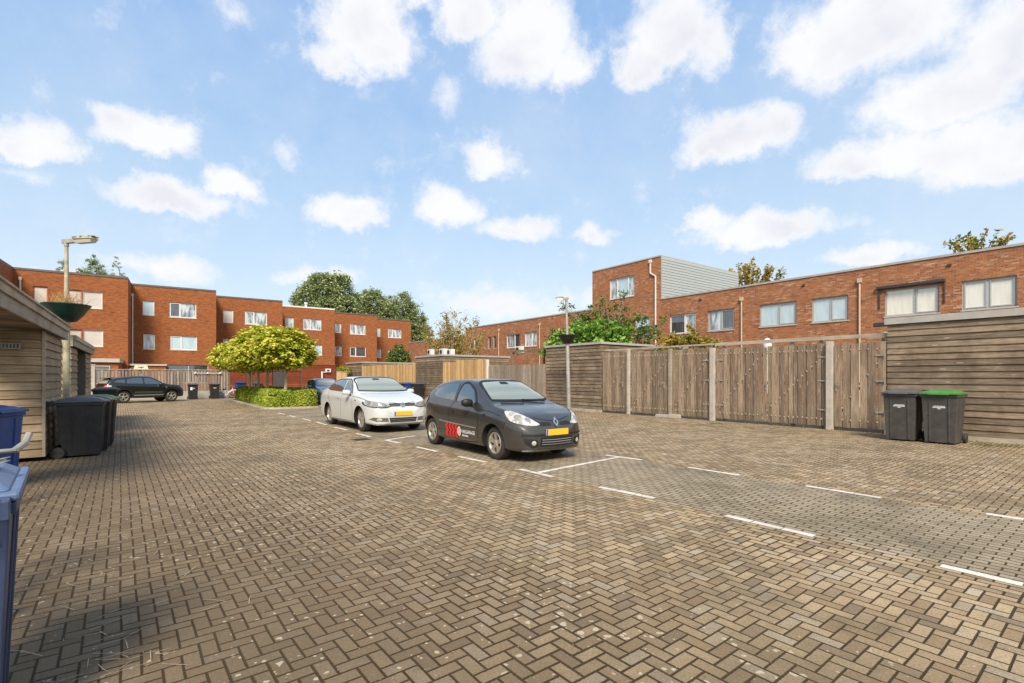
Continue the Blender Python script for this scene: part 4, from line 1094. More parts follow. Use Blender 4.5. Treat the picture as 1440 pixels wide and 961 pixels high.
# ------------------------------------------------------------------ bicycles
def bicycle(label, loc, rot, frame_mat, s=1.0, grip='galv'):
    """local x forwards, z up"""
    r = root('bicycle', loc, 0, label, 'bicycle', None, s); r.rotation_euler = rot
    wr = .34
    for xx, nm in ((-.53, 'wheel'), (.53, 'wheel')):
        T = Matrix.Translation((xx, 0, wr)) @ Matrix.Rotation(R(90), 4, 'X')
        rim = MB(); rim.lathe([(wr - .045, -.012), (wr - .025, -.014), (wr - .025, .014), (wr - .045, .012)], 36, T, closed=True)
        rim.lathe([(0, -.04), (.02, -.04), (.02, .04), (0, .04)], 10, T)
        ro = rim.build(nm, M['galv'], r, smooth=True)
        ty = MB(); ty.lathe([(wr - .026, -.016), (wr - .012, -.021), (wr, -.010), (wr, .010), (wr - .012, .021), (wr - .026, .016)], 36, T, closed=True); ty.build('tyre', M['rubber'], ro, smooth=True)
        sp = MB()
        for k in range(18):
            a = 2 * math.pi * k / 18
            sp.tube([(xx + .02 * math.cos(a), .02 * (-1) ** k, wr + .02 * math.sin(a)), (xx + (wr - .04) * math.cos(a), 0, wr + (wr - .04) * math.sin(a))], .0022, 4)
        sp.build('spokes', M['galv'], ro)
    f = MB()
    f.tube([(-.08, 0, .30), (.38, 0, .80), (.41, 0, .88)], .018, 8); f.tube([(-.08, 0, .30), (-.20, 0, .88)], .016, 8); f.tube([(-.14, 0, .56), (.20, 0, .66), (.39, 0, .82)], .014, 8)
    for s_ in (-1, 1): f.tube([(-.08, s_*.02, .30), (-.53, s_*.06, .34), (-.17, s_*.02, .76)], .010, 6)
    f.tube([(.41, 0, .88), (.45, 0, .72)], .018, 8)
    for s_ in (-1, 1): f.tube([(.45, s_*.03, .72), (.53, s_*.055, .34)], .011, 6)
    f.build('frame', M[frame_mat], r, smooth=True)
    for xx in (-.53, .53):
        a0, a1 = (20, 190) if xx < 0 else (10, 140)
        pts = [(xx + (wr + .03) * math.cos(R(a)), 0, wr + (wr + .03) * math.sin(R(a))) for a in range(a0, a1, 12)]
        md = MB(); md.tube(pts, .022, 6); md.build('mudguard', M[frame_mat], r, smooth=True)
    s_ = MB(); s_.lathe([(0, 0), (.09, .0), (.10, .03), (.05, .06), (0, .06)], 14, Matrix.Translation((-.26, 0, .96)) @ Matrix.Scale(1.35, 4, (1, 0, 0))); s_.tube([(-.20, 0, .86), (-.225, 0, .97)], .013, 8)
    s_.build('saddle', M['black_plastic'], r, smooth=True)
    h = MB(); h.tube([(.40, 0, .86), (.38, 0, 1.06)], .015, 8)
    h.tube([(.20, -.30, 1.10), (.30, -.27, 1.07), (.38, -.14, 1.07), (.38, 0, 1.07), (.38, .14, 1.07), (.30, .27, 1.07), (.20, .30, 1.10)], .013, 8)
    hb = h.build('handlebar', M['galv'], r, smooth=True)
    for sy in (-1, 1):
        g_ = MB(); g_.tube([(.30, sy*.272, 1.07), (.20, sy*.30, 1.10), (.155, sy*.31, 1.15)], .018, 8); g_.build('grip', M[grip], hb, smooth=True)
    c = MB(); T = Matrix.Translation((-.08, .045, .30)) @ Matrix.Rotation(R(90), 4, 'X'); c.lathe([(.075, -.003), (.09, -.003), (.09, .003), (.075, .003)], 24, T, closed=True)
    c.tube([(-.08, .06, .30), (.02, .075, .16)], .009, 6); c.tube([(-.08, -.06, .30), (-.18, -.075, .44)], .009, 6); c.build('crank', M['galv'], r)
    for (px_, sy, z_) in ((.02, 1, .16), (-.18, -1, .44)):
        d = MB(); d.box(px_ - .05, px_ + .05, sy*.085 if sy > 0 else -.19, .19 if sy > 0 else -.085, z_ - .013, z_ + .013); d.build('pedal', M['trim_grey'], r, bevel=.004)
    rk = MB()
    for s_ in (-1, 1): rk.tube([(-.72, s_*.06, .74), (-.30, s_*.06, .74)], .006, 5); rk.tube([(-.66, s_*.06, .74), (-.53, s_*.07, .34)], .005, 5)
    for xx in (-.70, -.55, -.40): rk.tube([(xx, -.06, .74), (xx, .06, .74)], .005, 5)
    rk.build('carrier', M['galv'], r)
    st = MB(); st.tube([(-.20, .05, .30), (-.30, .17, .012)], .009, 6); st.build('kickstand', M['galv'], r)
    return r
hd = math.atan2(-.80, .60)
Cc = Vector((-3.07, 2.98))
bicycle('grey bicycle cut off by the left edge with its handlebar over the navy bin', (Cc.x - .29, Cc.y, 0), (R(-2), 0, hd), 'metal_dark', 1.03)
p = G(318, 560.5)
bicycle('white bicycle fallen against the blue bin at the back fence', (p.x, p.y, .0), (R(-38), R(-12), R(5)), 'white_frame', .92, 'black_plastic')
# ------------------------------------------------------------------ cars
def cr(pts, x):
    """monotone-ish cubic through (x, v) pairs"""
    pts = sorted(pts)
    if x <= pts[0][0]: return pts[0][1]
    if x >= pts[-1][0]: return pts[-1][1]
    for i in range(len(pts) - 1):
        if pts[i][0] <= x <= pts[i+1][0]: break
    x0, v0 = pts[i]; x1, v1 = pts[i+1]; h = x1 - x0; t_ = (x - x0) / h
    def sl(a, b): return (b[1] - a[1]) / max(1e-6, b[0] - a[0])
    s = sl(pts[i], pts[i+1])
    m0 = s if i == 0 else (0 if sl(pts[i-1], pts[i]) * s <= 0 else 2 * sl(pts[i-1], pts[i]) * s / (sl(pts[i-1], pts[i]) + s))
    m1 = s if i + 2 >= len(pts) else (0 if sl(pts[i+1], pts[i+2]) * s <= 0 else 2 * sl(pts[i+1], pts[i+2]) * s / (sl(pts[i+1], pts[i+2]) + s))
    return (2*t_**3 - 3*t_**2 + 1) * v0 + (t_**3 - 2*t_**2 + t_) * h * m0 + (-2*t_**3 + 3*t_**2) * v1 + (t_**3 - t_**2) * h * m1
def catmull(P_, n):
    out = []
    for i in range(len(P_) - 1):
        p0 = P_[max(i-1, 0)]; p1 = P_[i]; p2 = P_[i+1]; p3 = P_[min(i+2, len(P_)-1)]
        for k in range(n):
            t_ = k / n
            out.append(tuple(0.5 * ((2*p1[j]) + (-p0[j] + p2[j]) * t_ + (2*p0[j] - 5*p1[j] + 4*p2[j] - p3[j]) * t_**2 + (-p0[j] + 3*p1[j] - 3*p2[j] + p3[j]) * t_**3) for j in range(2)))
    out.append(tuple(P_[-1])); return out

def paint(name, col, metal=0.0, rough=0.35, dust=0.12):
    m, t, p = material(name)
    tc = t.new('ShaderNodeTexCoord').outputs['Object']
    x, y, z = t.sep(tc)
    n = t.noise(tc, 6, 5, .6)
    d = t.m('MULTIPLY', t.ramp(z, (0.15, 1.0), (0.75, 0.15)), t.ramp(n, (0.3, 0.3), (0.7, 1.0)))
    c = t.mix(t.m('MULTIPLY', d, dust * 2), col, (0.30, 0.25, 0.18))
    t.put(p.inputs['Base Color'], c); p.inputs['Metallic'].default_value = metal
    p.inputs['Roughness'].default_value = rough
    p.inputs['Coat Weight'].default_value = 0.8; t.put(p.inputs['Coat Roughness'], t.m('MULTIPLY_ADD', n, .12, .02))
    return m
def carglass(name, base):
    return pane_mat(name, base, rough=.05)
M['cg_side'] = carglass('tinted_side_glass', (0.030, 0.048, 0.060))
M['cg_front'] = pane_mat('windscreen_glass', (0.17, 0.19, 0.16), rough=.10, spec=.4, coat=.6, var=.9, nx=1.0)
M['car_trim'] = plain('car_black_trim', (0.007, 0.007, 0.007), .55, var=.2, scale=15)
M['arch'] = plain('wheel_well', (0.006, 0.006, 0.006), .9)
M['alloy'] = plain('alloy', (0.55, 0.51, 0.44), .32, .75, var=.12, scale=20)
M['brake'] = plain('brake_dark', (0.03, 0.027, 0.024), .7, .3)  # plain dark colour of the brake discs
M['plate'] = plain('yellow_plate', (0.80, 0.42, 0.02), .45)
M['plate_blue'] = plain('plate_blue_band', (0.05, 0.12, 0.42), .45)
M['tail_red'] = plain('tail_lamp_red', (0.50, 0.015, 0.012), .15, coat=1)
M['tail_clear'] = plain('tail_lamp_clear', (0.55, 0.45, 0.42), .15, coat=1)
def headmat(k=1.0):
    m, t, p = material('headlamp_glass')
    tc = t.new('ShaderNodeTexCoord').outputs['Object']
    v = t.new('ShaderNodeTexVoronoi'); t.put(v.inputs['Vector'], tc); v.inputs['Scale'].default_value = 9
    c = t.ramp(v.outputs['Distance'], (0.05, (.80*k, .78*k, .72*k)), (0.30, (.42*k*k, .40*k*k, .36*k*k)), (0.55, (.70*k, .68*k, .62*k)))
    t.put(p.inputs['Base Color'], c); p.inputs['Roughness'].default_value = .12; p.inputs['Coat Weight'].default_value = 1; p.inputs['Metallic'].default_value = .15
    return m
M['headlamp'] = headmat(.80)
M['headlamp_dark'] = headmat(.45)
M['lamp_inner'] = plain('lamp_reflector', (.36, .34, .30), .25, .6)
M['sticker_red'] = plain('sticker_red', (.62, .02, .015), .4)
M['sticker_white'] = plain('sticker_white', (.78, .74, .70), .4)
M['side_strip'] = plain('side_strip', (.34, .36, .36), .3, .5)

class Car:
    def __init__(s, spec, mat, name, label, loc, heading, scale=1.0, group='parked cars'):
        s.p = spec; s.mat = mat
        s.r = root(name, (loc.x, loc.y, 0), math.atan2(heading.y, heading.x), label, 'car', group, scale)
        s.body()
    def section(s, x):
        p = s.p
        W = cr(p['W'], x); zb = cr(p['bot'], x); zt = cr(p['top'], x); zs = min(cr(p['belt'], x), zt - .012)
        h = zt - zs; tum = p.get('tum', .38)
        we = W * .955 - tum * h
        rd = min(.10, .30 * h)
        sw = p.get('swell', .0)
        mid = zb + .45 * (zs - zb)
        pts = [(0, zb), (W * .80, zb), (W * .95, zb + .03), (W * .985, zb + .12), (W * (1 + sw), mid), (W * .995, zs - .16 * (zs - zb)), (W * .955, zs),
               (we + tum * rd * 1.6, zt - rd * 1.6), (we * .97, zt - rd * .45), (we * .80, zt - rd * .08 - .004), (we * .4, zt - .0), (0, zt + .004)]
        # crown of roof / bonnet
        return pts
    def body(s):
        p = s.p
        xa, xb = p['x']
        N = 120
        xs = [xa + (xb - xa) * (0.5 - 0.5 * math.cos(math.pi * i / N)) * 1.0 for i in range(N + 1)]
        # blend cosine with uniform spacing
        xs = [0.5 * a + 0.5 * (xa + (xb - xa) * i / N) for i, a in enumerate(xs)]
        n = 5; vs = []; fs = []; rings = []
        for x in xs:
            half = catmull(s.section(x), n)
            ring = [(x, y, z) for (y, z) in half] + [(x, -y, z) for (y, z) in half[-2:0:-1]]
            rings.append(len(vs)); vs += ring; k = len(ring)
        for i in range(N):
            for j in range(k): fs.append((rings[i] + j, rings[i] + (j+1) % k, rings[i+1] + (j+1) % k, rings[i+1] + j))
        fs.append(tuple(range(k))[::-1]); fs.append(tuple(rings[N] + j for j in range(k)))
        mb = MB(); mb.add(vs, fs)
        o = mb.build('body', [s.mat, M['arch']], s.r, smooth=True, angle=50)
        s.bvh = BVHTree.FromPolygons([Vector(v) for v in vs], [f for f in fs])
        # wheel arches
        cut = MB(); R_ = p['arch']
        for ax in p['axles']:
            for sg in (-1, 1):
                T = Matrix.Translation((ax, sg * .88, p['wr'] + .01)) @ Matrix.Rotation(R(90), 4, 'X')
                cut.lathe([(0, -.36), (R_, -.36), (R_, .36), (0, .36)], 48, T)
        c = cut.build('cutter', M['arch'], s.r)
        bm = bmesh.new(); bm.from_mesh(c.data); bmesh.ops.remove_doubles(bm, verts=bm.verts, dist=1e-5); bmesh.ops.recalc_face_normals(bm, faces=bm.faces); bm.to_mesh(c.data); bm.free()
        b = o.modifiers.new('b', 'BOOLEAN'); b.operation = 'DIFFERENCE'; b.object = c; b.solver = 'EXACT'
        bpy.context.view_layer.update()
        dg = bpy.context.evaluated_depsgraph_get()
        me = bpy.data.meshes.new_from_object(o.evaluated_get(dg))
        o.modifiers.clear(); o.data = me
        bpy.data.objects.remove(c)
        while len(me.materials) < 2: me.materials.append(M['arch'])
        for f in me.polygons:
            cc = f.center; dark = False
            for ax in p['axles']:
                d = math.hypot(cc.x - ax, cc.z - (p['wr'] + .01))
                if abs(cc.y) > .4 and (d < R_ - .003 and abs(f.normal.y) > .9 and abs(cc.y) < .56 or abs(d - R_) < .012 and abs(f.normal.y) < .25 and abs(cc.y) > .5): 
                    # cylinder wall: normal points to the axle
                    if abs(f.normal.y) > .9: dark = True
                    else:
                        dv = Vector((ax - cc.x, 0, p['wr'] + .01 - cc.z)).normalized()
                        if f.normal.dot(dv) > .8: dark = True
            if f.normal.z < -.9: dark = True
            f.material_index = 1 if dark else 0
            f.use_smooth = True
        me.set_sharp_from_angle(angle=R(48))
        s.o = o
    def hit(s, q, d):
        h = s.bvh.ray_cast(Vector(q) - Vector(d) * 6, Vector(d))
        return h
    def patch(s, name, outline, d, mat, off=.004, parent=None, step=.05, thick=0.0, curve=True, mirror=False, build=True, both=False):
        """outline: 2D points; d: 'R'/'L' side projection in (x,z), 'F' front in (y,z), 'B' back in (y,z), 'T' top in (x,y)"""
        if curve: 
            pl = outline + outline[:3]; 
            outl = catmull([outline[-1]] + outline + [outline[0], outline[1]], 4)[4:-4]
            outl = outl[:-1] if (Vector(outl[0]) - Vector(outl[-1])).length < 1e-6 else outl
        else:
            outl = []
            for i in range(len(outline)):
                a, b = Vector(outline[i]), Vector(outline[(i+1) % len(outline)]); k = max(1, int((b - a).length / step))
                for j in range(k): outl.append(tuple(a.lerp(b, j / k)))
        P2 = [Vector(q) for q in outl]
        xs = [q.x for q in P2]; ys = [q.y for q in P2]
        inner = []
        def inside(q):
            c = False; n = len(P2)
            for i in range(n):
                a, b = P2[i], P2[(i+1) % n]
                if (a.y > q.y) != (b.y > q.y) and q.x < (b.x - a.x) * (q.y - a.y) / (b.y - a.y) + a.x: c = not c
            return c
        x = min(xs) + step / 2
        while x < max(xs):
            y = min(ys) + step / 2
            while y < max(ys):
                q = Vector((x, y))
                if inside(q) and min((q - e).length for e in P2) > step * .35: inner.append(q)
                y += step
            x += step
        n = len(P2)
        res = delaunay_2d_cdt(P2 + inner, [], [list(range(n))], 1, 1e-5)
        vv, _, ff = res[0], res[1], res[2]
        dirs = {'L': (Vector((0, -1, 0)), lambda q: (q.x, 0, q.y)), 'R': (Vector((0, 1, 0)), lambda q: (q.x, 0, q.y)),
                'F': (Vector((-1, 0, 0)), lambda q: (0, q.x, q.y)), 'B': (Vector((1, 0, 0)), lambda q: (0, q.x, q.y)),
                'T': (Vector((0, 0, -1)), lambda q: (q.x, q.y, 0)),
                'FR': (Vector((-1, .75, 0)).normalized(), None), 'FL': (Vector((-1, -.75, 0)).normalized(), None)}
        dv, fn = dirs[d]
        if fn is None:
            sx = Vector((.75 if d == 'FR' else .75, 1 if d == 'FR' else -1, 0)).normalized()
            # horizontal image axis: measured along the y direction
            fn = lambda q, sx=sx: tuple((sx * q.x)[:2]) + (q.y,)
        verts = []; ok = []
        for q in vv:
            h = s.hit(fn(q), dv)
            if h[0] is None: verts.append(Vector(fn(q))); ok.append(False)
            else: verts.append(h[0] + h[1] * off); ok.append(True)
        faces = [f for f in ff if all(ok[i] for i in f)]
        mb = MB(); mb.add(verts, faces)
        o = mb.build(name, mat if not isinstance(mat, str) else M[mat], parent or s.r, smooth=True, fix=False, angle=80)
        if not faces: return o
        if o.data.polygons[0].normal.dot(dv) > 0: o.data.flip_normals()
        if thick:
            so = o.modifiers.new('solid', 'SOLIDIFY'); so.thickness = thick; so.offset = 1
        return o
    def line(s, pts, d, wd=.010, mat='arch', off=.003, name='panel_gap', parent=None):
        """thin strip along a 2D polyline"""
        pp = [Vector(q) for q in catmull(pts, 6)] if len(pts) > 2 else [Vector(pts[0]).lerp(Vector(pts[1]), i / 12) for i in range(13)]
        dv = {'L': Vector((0, -1, 0)), 'R': Vector((0, 1, 0)), 'F': Vector((-1, 0, 0)), 'B': Vector((1, 0, 0)), 'T': Vector((0, 0, -1))}[d]
        fn = {'L': lambda q: (q.x, 0, q.y), 'R': lambda q: (q.x, 0, q.y), 'F': lambda q: (0, q.x, q.y), 'B': lambda q: (0, q.x, q.y), 'T': lambda q: (q.x, q.y, 0)}[d]
        vs = []
        for i, q in enumerate(pp):
            tdir = (pp[min(i+1, len(pp)-1)] - pp[max(0, i-1)]).normalized(); nn = Vector((-tdir.y, tdir.x)) * wd / 2
            for e in (q - nn, q + nn):
                h = s.hit(fn(e), dv)
                vs.append(h[0] + h[1] * off if h[0] is not None else None)
        mb = MB()
        for i in range(len(pp) - 1):
            q4 = [vs[2*i], vs[2*i+1], vs[2*i+3], vs[2*i+2]]
            if all(v is not None for v in q4): mb.add(q4, [(0, 1, 2, 3)])
        return mb
    def both(s, name, outline, mat, **k):
        s.patch(name, outline, 'R', mat, **k); s.patch(name, outline, 'L', mat, **k)
    def gaps(s, lines, wd=.011):
        mb = MB()
        for pts, d in lines:
            for dd in (['L', 'R'] if d == 'S' else [d]):
                q = s.line(pts, dd, wd); mb.v, mb.f, mb.m = mb.v + q.v, mb.f + [[i + len(mb.v) for i in f] for f in q.f], mb.m + q.m
        mb.build('panel_gap', M['arch'], s.r, fix=False)
    def wheels(s, spokes=5, split=True, mat='alloy'):
        p = s.p; wr = p['wr']; rr = wr * p.get('rimf', .66)
        for ax in p['axles']:
            for sg in (-1, 1):
                y0 = sg * (p['track'])
                T = Matrix.Translation((ax, y0, wr)) @ Matrix.Rotation(R(-90) * sg, 4, 'X')   # local z points outwards
                w_ = MB()
                w_.lathe([(rr + .012, -.19), (wr - .03, -.20), (wr - .006, -.185), (wr, -.16), (wr, -.045), (wr - .006, -.02), (wr - .035, -.002), (rr + .025, .0), (rr + .008, -.012), (rr, -.03), (rr, -.16)], 44, T, closed=True)
                wo = w_.build('wheel', M['rubber'], s.r, smooth=True)
                g = MB()
                g.lathe([(rr + .004, -.012), (rr - .004, -.004), (rr - .018, -.008), (rr - .030, -.04), (rr - .035, -.15), (rr, -.16)], 44, T)
                g.lathe([(0, -.018), (.030, -.018), (.045, -.028), (.065, -.035), (.07, -.07), (0, -.07)], 20, T)
                for k in range(spokes):
                    a = 2 * math.pi * k / spokes + .3
                    for dd in ((-1, 1) if split else (0,)):
                        a1 = a + dd * (.55 / spokes * 1.3)
                        pin = Vector((math.cos(a + dd * .12) * .05, math.sin(a + dd * .12) * .05, 0)); pout = Vector((math.cos(a1) * (rr - .018), math.sin(a1) * (rr - .018), 0))
                        dr = (pout - pin).normalized(); nn = Vector((-dr.y, dr.x, 0)); w0, w1 = (.022, .017) if split else (.030, .026)
                        vs = [pin - nn * w0 + Vector((0, 0, -.03)), pin + nn * w0 + Vector((0, 0, -.03)), pout + nn * w1 + Vector((0, 0, -.016)), pout - nn * w1 + Vector((0, 0, -.016))]
                        vs += [v + Vector((0, 0, -.035)) for v in vs]
                        g.add([T @ v for v in vs], [(0,1,2,3),(7,6,5,4),(0,4,5,1),(1,5,6,2),(2,6,7,3),(3,7,4,0)])
                g.build('rim', M[mat], wo, smooth=True, angle=30)
                d = MB(); d.lathe([(0, -.085), (rr - .03, -.085), (rr - .03, -.10), (0, -.10)], 28, T); d.build('brake_disc', M['brake'], wo)
    def mirrors(s, x, y, z, mat, sc_=1.0):
        for sg in (-1, 1):
            m_ = MB(); q = []
            prof = [(-.10, 0), (-.085, .05), (-.02, .085), (.05, .075), (.09, .03), (.10, 0)]
            T = Matrix.Translation((x, sg * (y + .10), z)) @ Matrix.Diagonal((.75 * sc_, 1.15 * sc_, .85 * sc_, 1))
            m_.lathe([(.0, -.085), (.06, -.075), (.095, -.03), (.10, .02), (.08, .065), (.04, .085), (0, .09)], 18, T)
            mo = m_.build('mirror', mat, s.r, smooth=True)
            a = MB(); a.tube([(x + .02, sg * (y - .06), z - .09), (x + .01, sg * (y + .04), z - .05)], .022, 8); a.build('mirror_arm', M['car_trim'], mo)
            gl = MB(); gl.box(x - .078 * sc_, x - .072 * sc_, sg * (y + .10) - .08 * sc_, sg * (y + .10) + .08 * sc_, z - .05, z + .05); gl.build('mirror_glass', M['chrome'], mo)
    def plate(s, x, z, front=True, tilt=0):
        o = MB(); d = 1 if front else -1
        T = Matrix.Translation((x, 0, z)) @ Matrix.Rotation(R(tilt) * d, 4, 'Y')
        o.box(min(0, .012 * d), max(0, .012 * d), -.26, .26, -.055, .055, 0, T)
        po = o.build('number_plate', M['plate'], s.r, bevel=.003)
        b = MB(); yy = (-.258, -.215) if front else (.215, .258)
        # the band sits on the left of the plate as one reads it
        yy = (.215, .258) if not front else (-.258, -.215)
        b.box(min(.0122 * d, .0135 * d), max(.0122 * d, .0135 * d), yy[0], yy[1], -.052, .052, 0, T); b.build('band', M['plate_blue'], po)
        return po
    def disc(s, name, x, y, z, r_, mat, ax='x', depth=.02, parent=None, n=20):
        m_ = MB(); T = Matrix.Translation((x, y, z)) @ Matrix.Rotation(R(90), 4, 'Y'); m_.lathe([(0, depth), (r_*.8, depth*.9), (r_, depth*.2), (r_, -depth)], n, T)
        return m_.build(name, M[mat] if isinstance(mat, str) else mat, parent or s.r, smooth=True)

# ---- dark hatchback with the garage stickers
h_ = (G(693, 646) - G(609, 625.4)).normalized(); left = Vector((-h_.y, h_.x))
mid = (G(693, 646) + G(609, 625.4)) / 2
spec = dict(x=(-1.84, 2.13), axles=(-1.2875, 1.2875), wr=.305, arch=.355, track=.80, tum=.42,
  top=[(-1.84,.62),(-1.825,.78),(-1.78,.96),(-1.70,1.08),(-1.52,1.25),(-1.32,1.375),(-1.05,1.44),(-.55,1.485),(-.1,1.49),(.25,1.455),(.55,1.33),(.90,1.145),(1.13,1.025),(1.30,.985),(1.6,.93),(1.85,.855),(2.0,.765),(2.09,.66),(2.13,.54)],
  belt=[(-1.84,.58),(-1.75,.86),(-1.5,1.0),(-1,.985),(0,.945),(.8,.91),(1.3,.86),(1.7,.77),(1.95,.66),(2.13,.50)],
  bot=[(-1.84,.42),(-1.75,.30),(-1.5,.24),(-.8,.20),(.8,.20),(1.6,.22),(1.95,.20),(2.08,.22),(2.13,.36)],
  W=[(-1.84,.50),(-1.81,.66),(-1.72,.775),(-1.5,.825),(-1.1,.85),(0,.855),(1.0,.862),(1.35,.86),(1.6,.835),(1.82,.775),(1.98,.68),(2.08,.54),(2.12,.40),(2.13,.30)])
blk = paint('anthracite_paint', (0.072, 0.069, 0.064), .6, .27, .04)
c_ = mid + left * .80 - h_ * .0
A = Car(spec, blk, 'parked_hatchback', 'dark grey three door hatchback with red and white stickers on its door', c_, h_)
A.both('side_window', [(.60,1.005),(-.15,1.03),(-.17,1.22),(-.10,1.375),(.12,1.375),(.40,1.25)], 'cg_side', curve=False, off=.006)
A.both('rear_side_window', [(-.27,1.035),(-1.10,1.085),(-1.25,1.14),(-1.20,1.26),(-1.0,1.34),(-.60,1.385),(-.28,1.385)], 'cg_side', curve=False, off=.006)
A.patch('windscreen', [(-.66,1.085),(0,1.075),(.66,1.085),(.60,1.24),(.49,1.415),(0,1.44),(-.49,1.415),(-.60,1.24)], 'F', 'cg_front', curve=False, off=.006)
A.patch('rear_window', [(-.52,1.10),(.52,1.10),(.46,1.36),(0,1.385),(-.46,1.36)], 'B', 'cg_side', curve=False, off=.006)
q = A.line([(-.665,1.08),(0,1.068),(.665,1.08),(.60,1.245),(.495,1.42),(0,1.448),(-.495,1.42),(-.60,1.245),(-.665,1.08)], 'F', .028, off=.009); q.build('windscreen_seal', M['car_trim'], A.r, fix=False)
A.patch('interior_mirror', [(-.10,1.375),(.10,1.375),(.09,1.42),(-.09,1.42)], 'F', 'car_trim', curve=False, off=.012)
for sg, d in ((1, 'L'), (-1, 'R')):
    mb = MB()
    for pts in ([(.66,.995),(.45,1.235),(.12,1.39),(-.12,1.395),(-.20,1.20),(-.19,1.01)],):
        q = A.line(pts, d, .035, off=.005); mb.add(q.v, q.f)
    mb.build('window_rubber', M['car_trim'], A.r, fix=False)
for sg in (1, -1):
    hl = A.patch('headlight', [(sg*.36,.675),(sg*.43,.735),(sg*.56,.83),(sg*.68,.905),(sg*.755,.90),(sg*.775,.80),(sg*.74,.715),(sg*.55,.668)], 'F', 'headlamp', off=.010, step=.04)
    A.patch('reflector', [(sg*(.56+.05*math.cos(a)), .745+.045*math.sin(a)) for a in [i*math.pi/5 for i in range(10)]], 'F', 'lamp_inner', off=.014, parent=hl, curve=False, step=.04)
    A.patch('reflector', [(sg*(.675+.045*math.cos(a)), .80+.05*math.sin(a)) for a in [i*math.pi/5 for i in range(10)]], 'F', 'lamp_inner', off=.014, parent=hl, curve=False, step=.04)
    A.patch('upper_grille', [(sg*.10,.655),(sg*.12,.71),(sg*.30,.725),(sg*.355,.69),(sg*.34,.655)], 'F', 'car_trim', off=.007, curve=False, step=.05)
    fl = A.patch('fog_recess', [(sg*.40,.30),(sg*.44,.42),(sg*.66,.46),(sg*.64,.36),(sg*.52,.27)], 'F', 'car_trim', off=.006, curve=False)
    A.patch('fog_lamp', [(sg*.50+.042*math.cos(i*.628), .365+.042*math.sin(i*.628)) for i in range(10)], 'F', 'headlamp', off=.016, parent=fl, curve=False, step=.03)
    A.patch('tail_light', [(-1.60,.92),(-1.52,1.08),(-1.66,1.10),(-1.76,.98),(-1.79,.84),(-1.68,.83)], 'L' if sg > 0 else 'R', 'tail_red', off=.010)
gr = A.patch('lower_grille', [(-.38,.30),(-.36,.455),(.36,.455),(.38,.30),(0,.285)], 'F', 'car_trim', off=.006, curve=False)
for zz in (.335, .375, .415): 
    q = A.line([(-.34, zz), (0, zz - .008), (.34, zz)], 'F', .012, off=.012); q.build('slat', M['side_strip'], gr, fix=False)
q = A.line([(-.68, .50), (0, .495), (.68, .50)], 'F', .035, off=.012); q.build('bumper_strip', M['car_trim'], A.r, fix=False)
q = A.line([(-.66, .235), (0, .222), (.66, .235)], 'F', .035, off=.010); q.build('lip_spoiler', M['side_strip'], A.r, fix=False)
A.plate(2.135, .54, True, 0)
# diamond badge
bd = MB(); out = [(0, .098), (.060, 0), (0, -.098), (-.060, 0)]; inn = [(0, .050), (.028, 0), (0, -.050), (-.028, 0)]
T = Matrix.Translation((2.085, 0, .715)) @ Matrix.Rotation(R(-28), 4, 'Y')
vs = [T @ Vector((.012, a, b)) for a, b in out] + [T @ Vector((.012, a, b)) for a, b in inn] + [T @ Vector((-.02, a, b)) for a, b in out] + [T @ Vector((-.02, a, b)) for a, b in inn]
bd.add(vs, [(i, (i+1) % 4, 4 + (i+1) % 4, 4 + i) for i in range(4)] + [(i, (i+1) % 4, 8 + (i+1) % 4, 8 + i) for i in range(4)] + [(4+i, 4+(i+1) % 4, 12 + (i+1) % 4, 12 + i) for i in range(4)])
bd.build('badge', M['chrome'], A.r)
A.gaps([([(.78,.30),(.80,.62),(.74,.90)],'S'), ([(-.36,.34),(-.42,.62),(-.36,.86),(-.24,1.02)],'S'), ([(.76,.27),(.1,.235),(-.30,.30)],'S'), ([(.78,.905),(1.15,.885),(1.5,.82)],'S'),
        ([(1.62,.60),(1.66,.73)],'S'), ([(1.95,-.42),(2.04,0),(1.95,.42)],'T'), ([(1.22,-.70),(1.30,0),(1.22,.70)],'T'), ([(-1.62,.56),(-1.72,.74)],'S')])
for d in 'LR':
    q = A.line([(.74,.545),(.2,.56),(-.55,.585),(-.83,.60)], d, .026, off=.010); q.build('side_strip', M['side_strip'], A.r, fix=False)
    q = A.line([(-.20,.80),(-.31,.815)], d, .045, off=.02); q.build('door_handle', blk, A.r, fix=False)
    A.patch('side_repeater', [(.98,.80),(1.04,.805),(1.04,.83),(.98,.835)], d, 'arch', curve=False, off=.008)
for (y0, y1, x0, x1) in ((.52, .02, 1.13, 1.04), (-.02, -.50, 1.16, 1.06)):
    w_ = MB(); pts = []
    for i in range(8):
        yy = y0 + (y1 - y0) * i / 7; xx = x0 + (x1 - x0) * i / 7
        hh = A.hit((xx, yy, 0), (0, 0, -1)); pts.append(hh[0] + hh[1] * .02)
    w_.tube(pts, .011, 6); w_.build('wiper', M['arch'], A.r)
A.mirrors(.52, .83, 1.02, M['car_trim'], 1.1)
A.wheels(5, True)
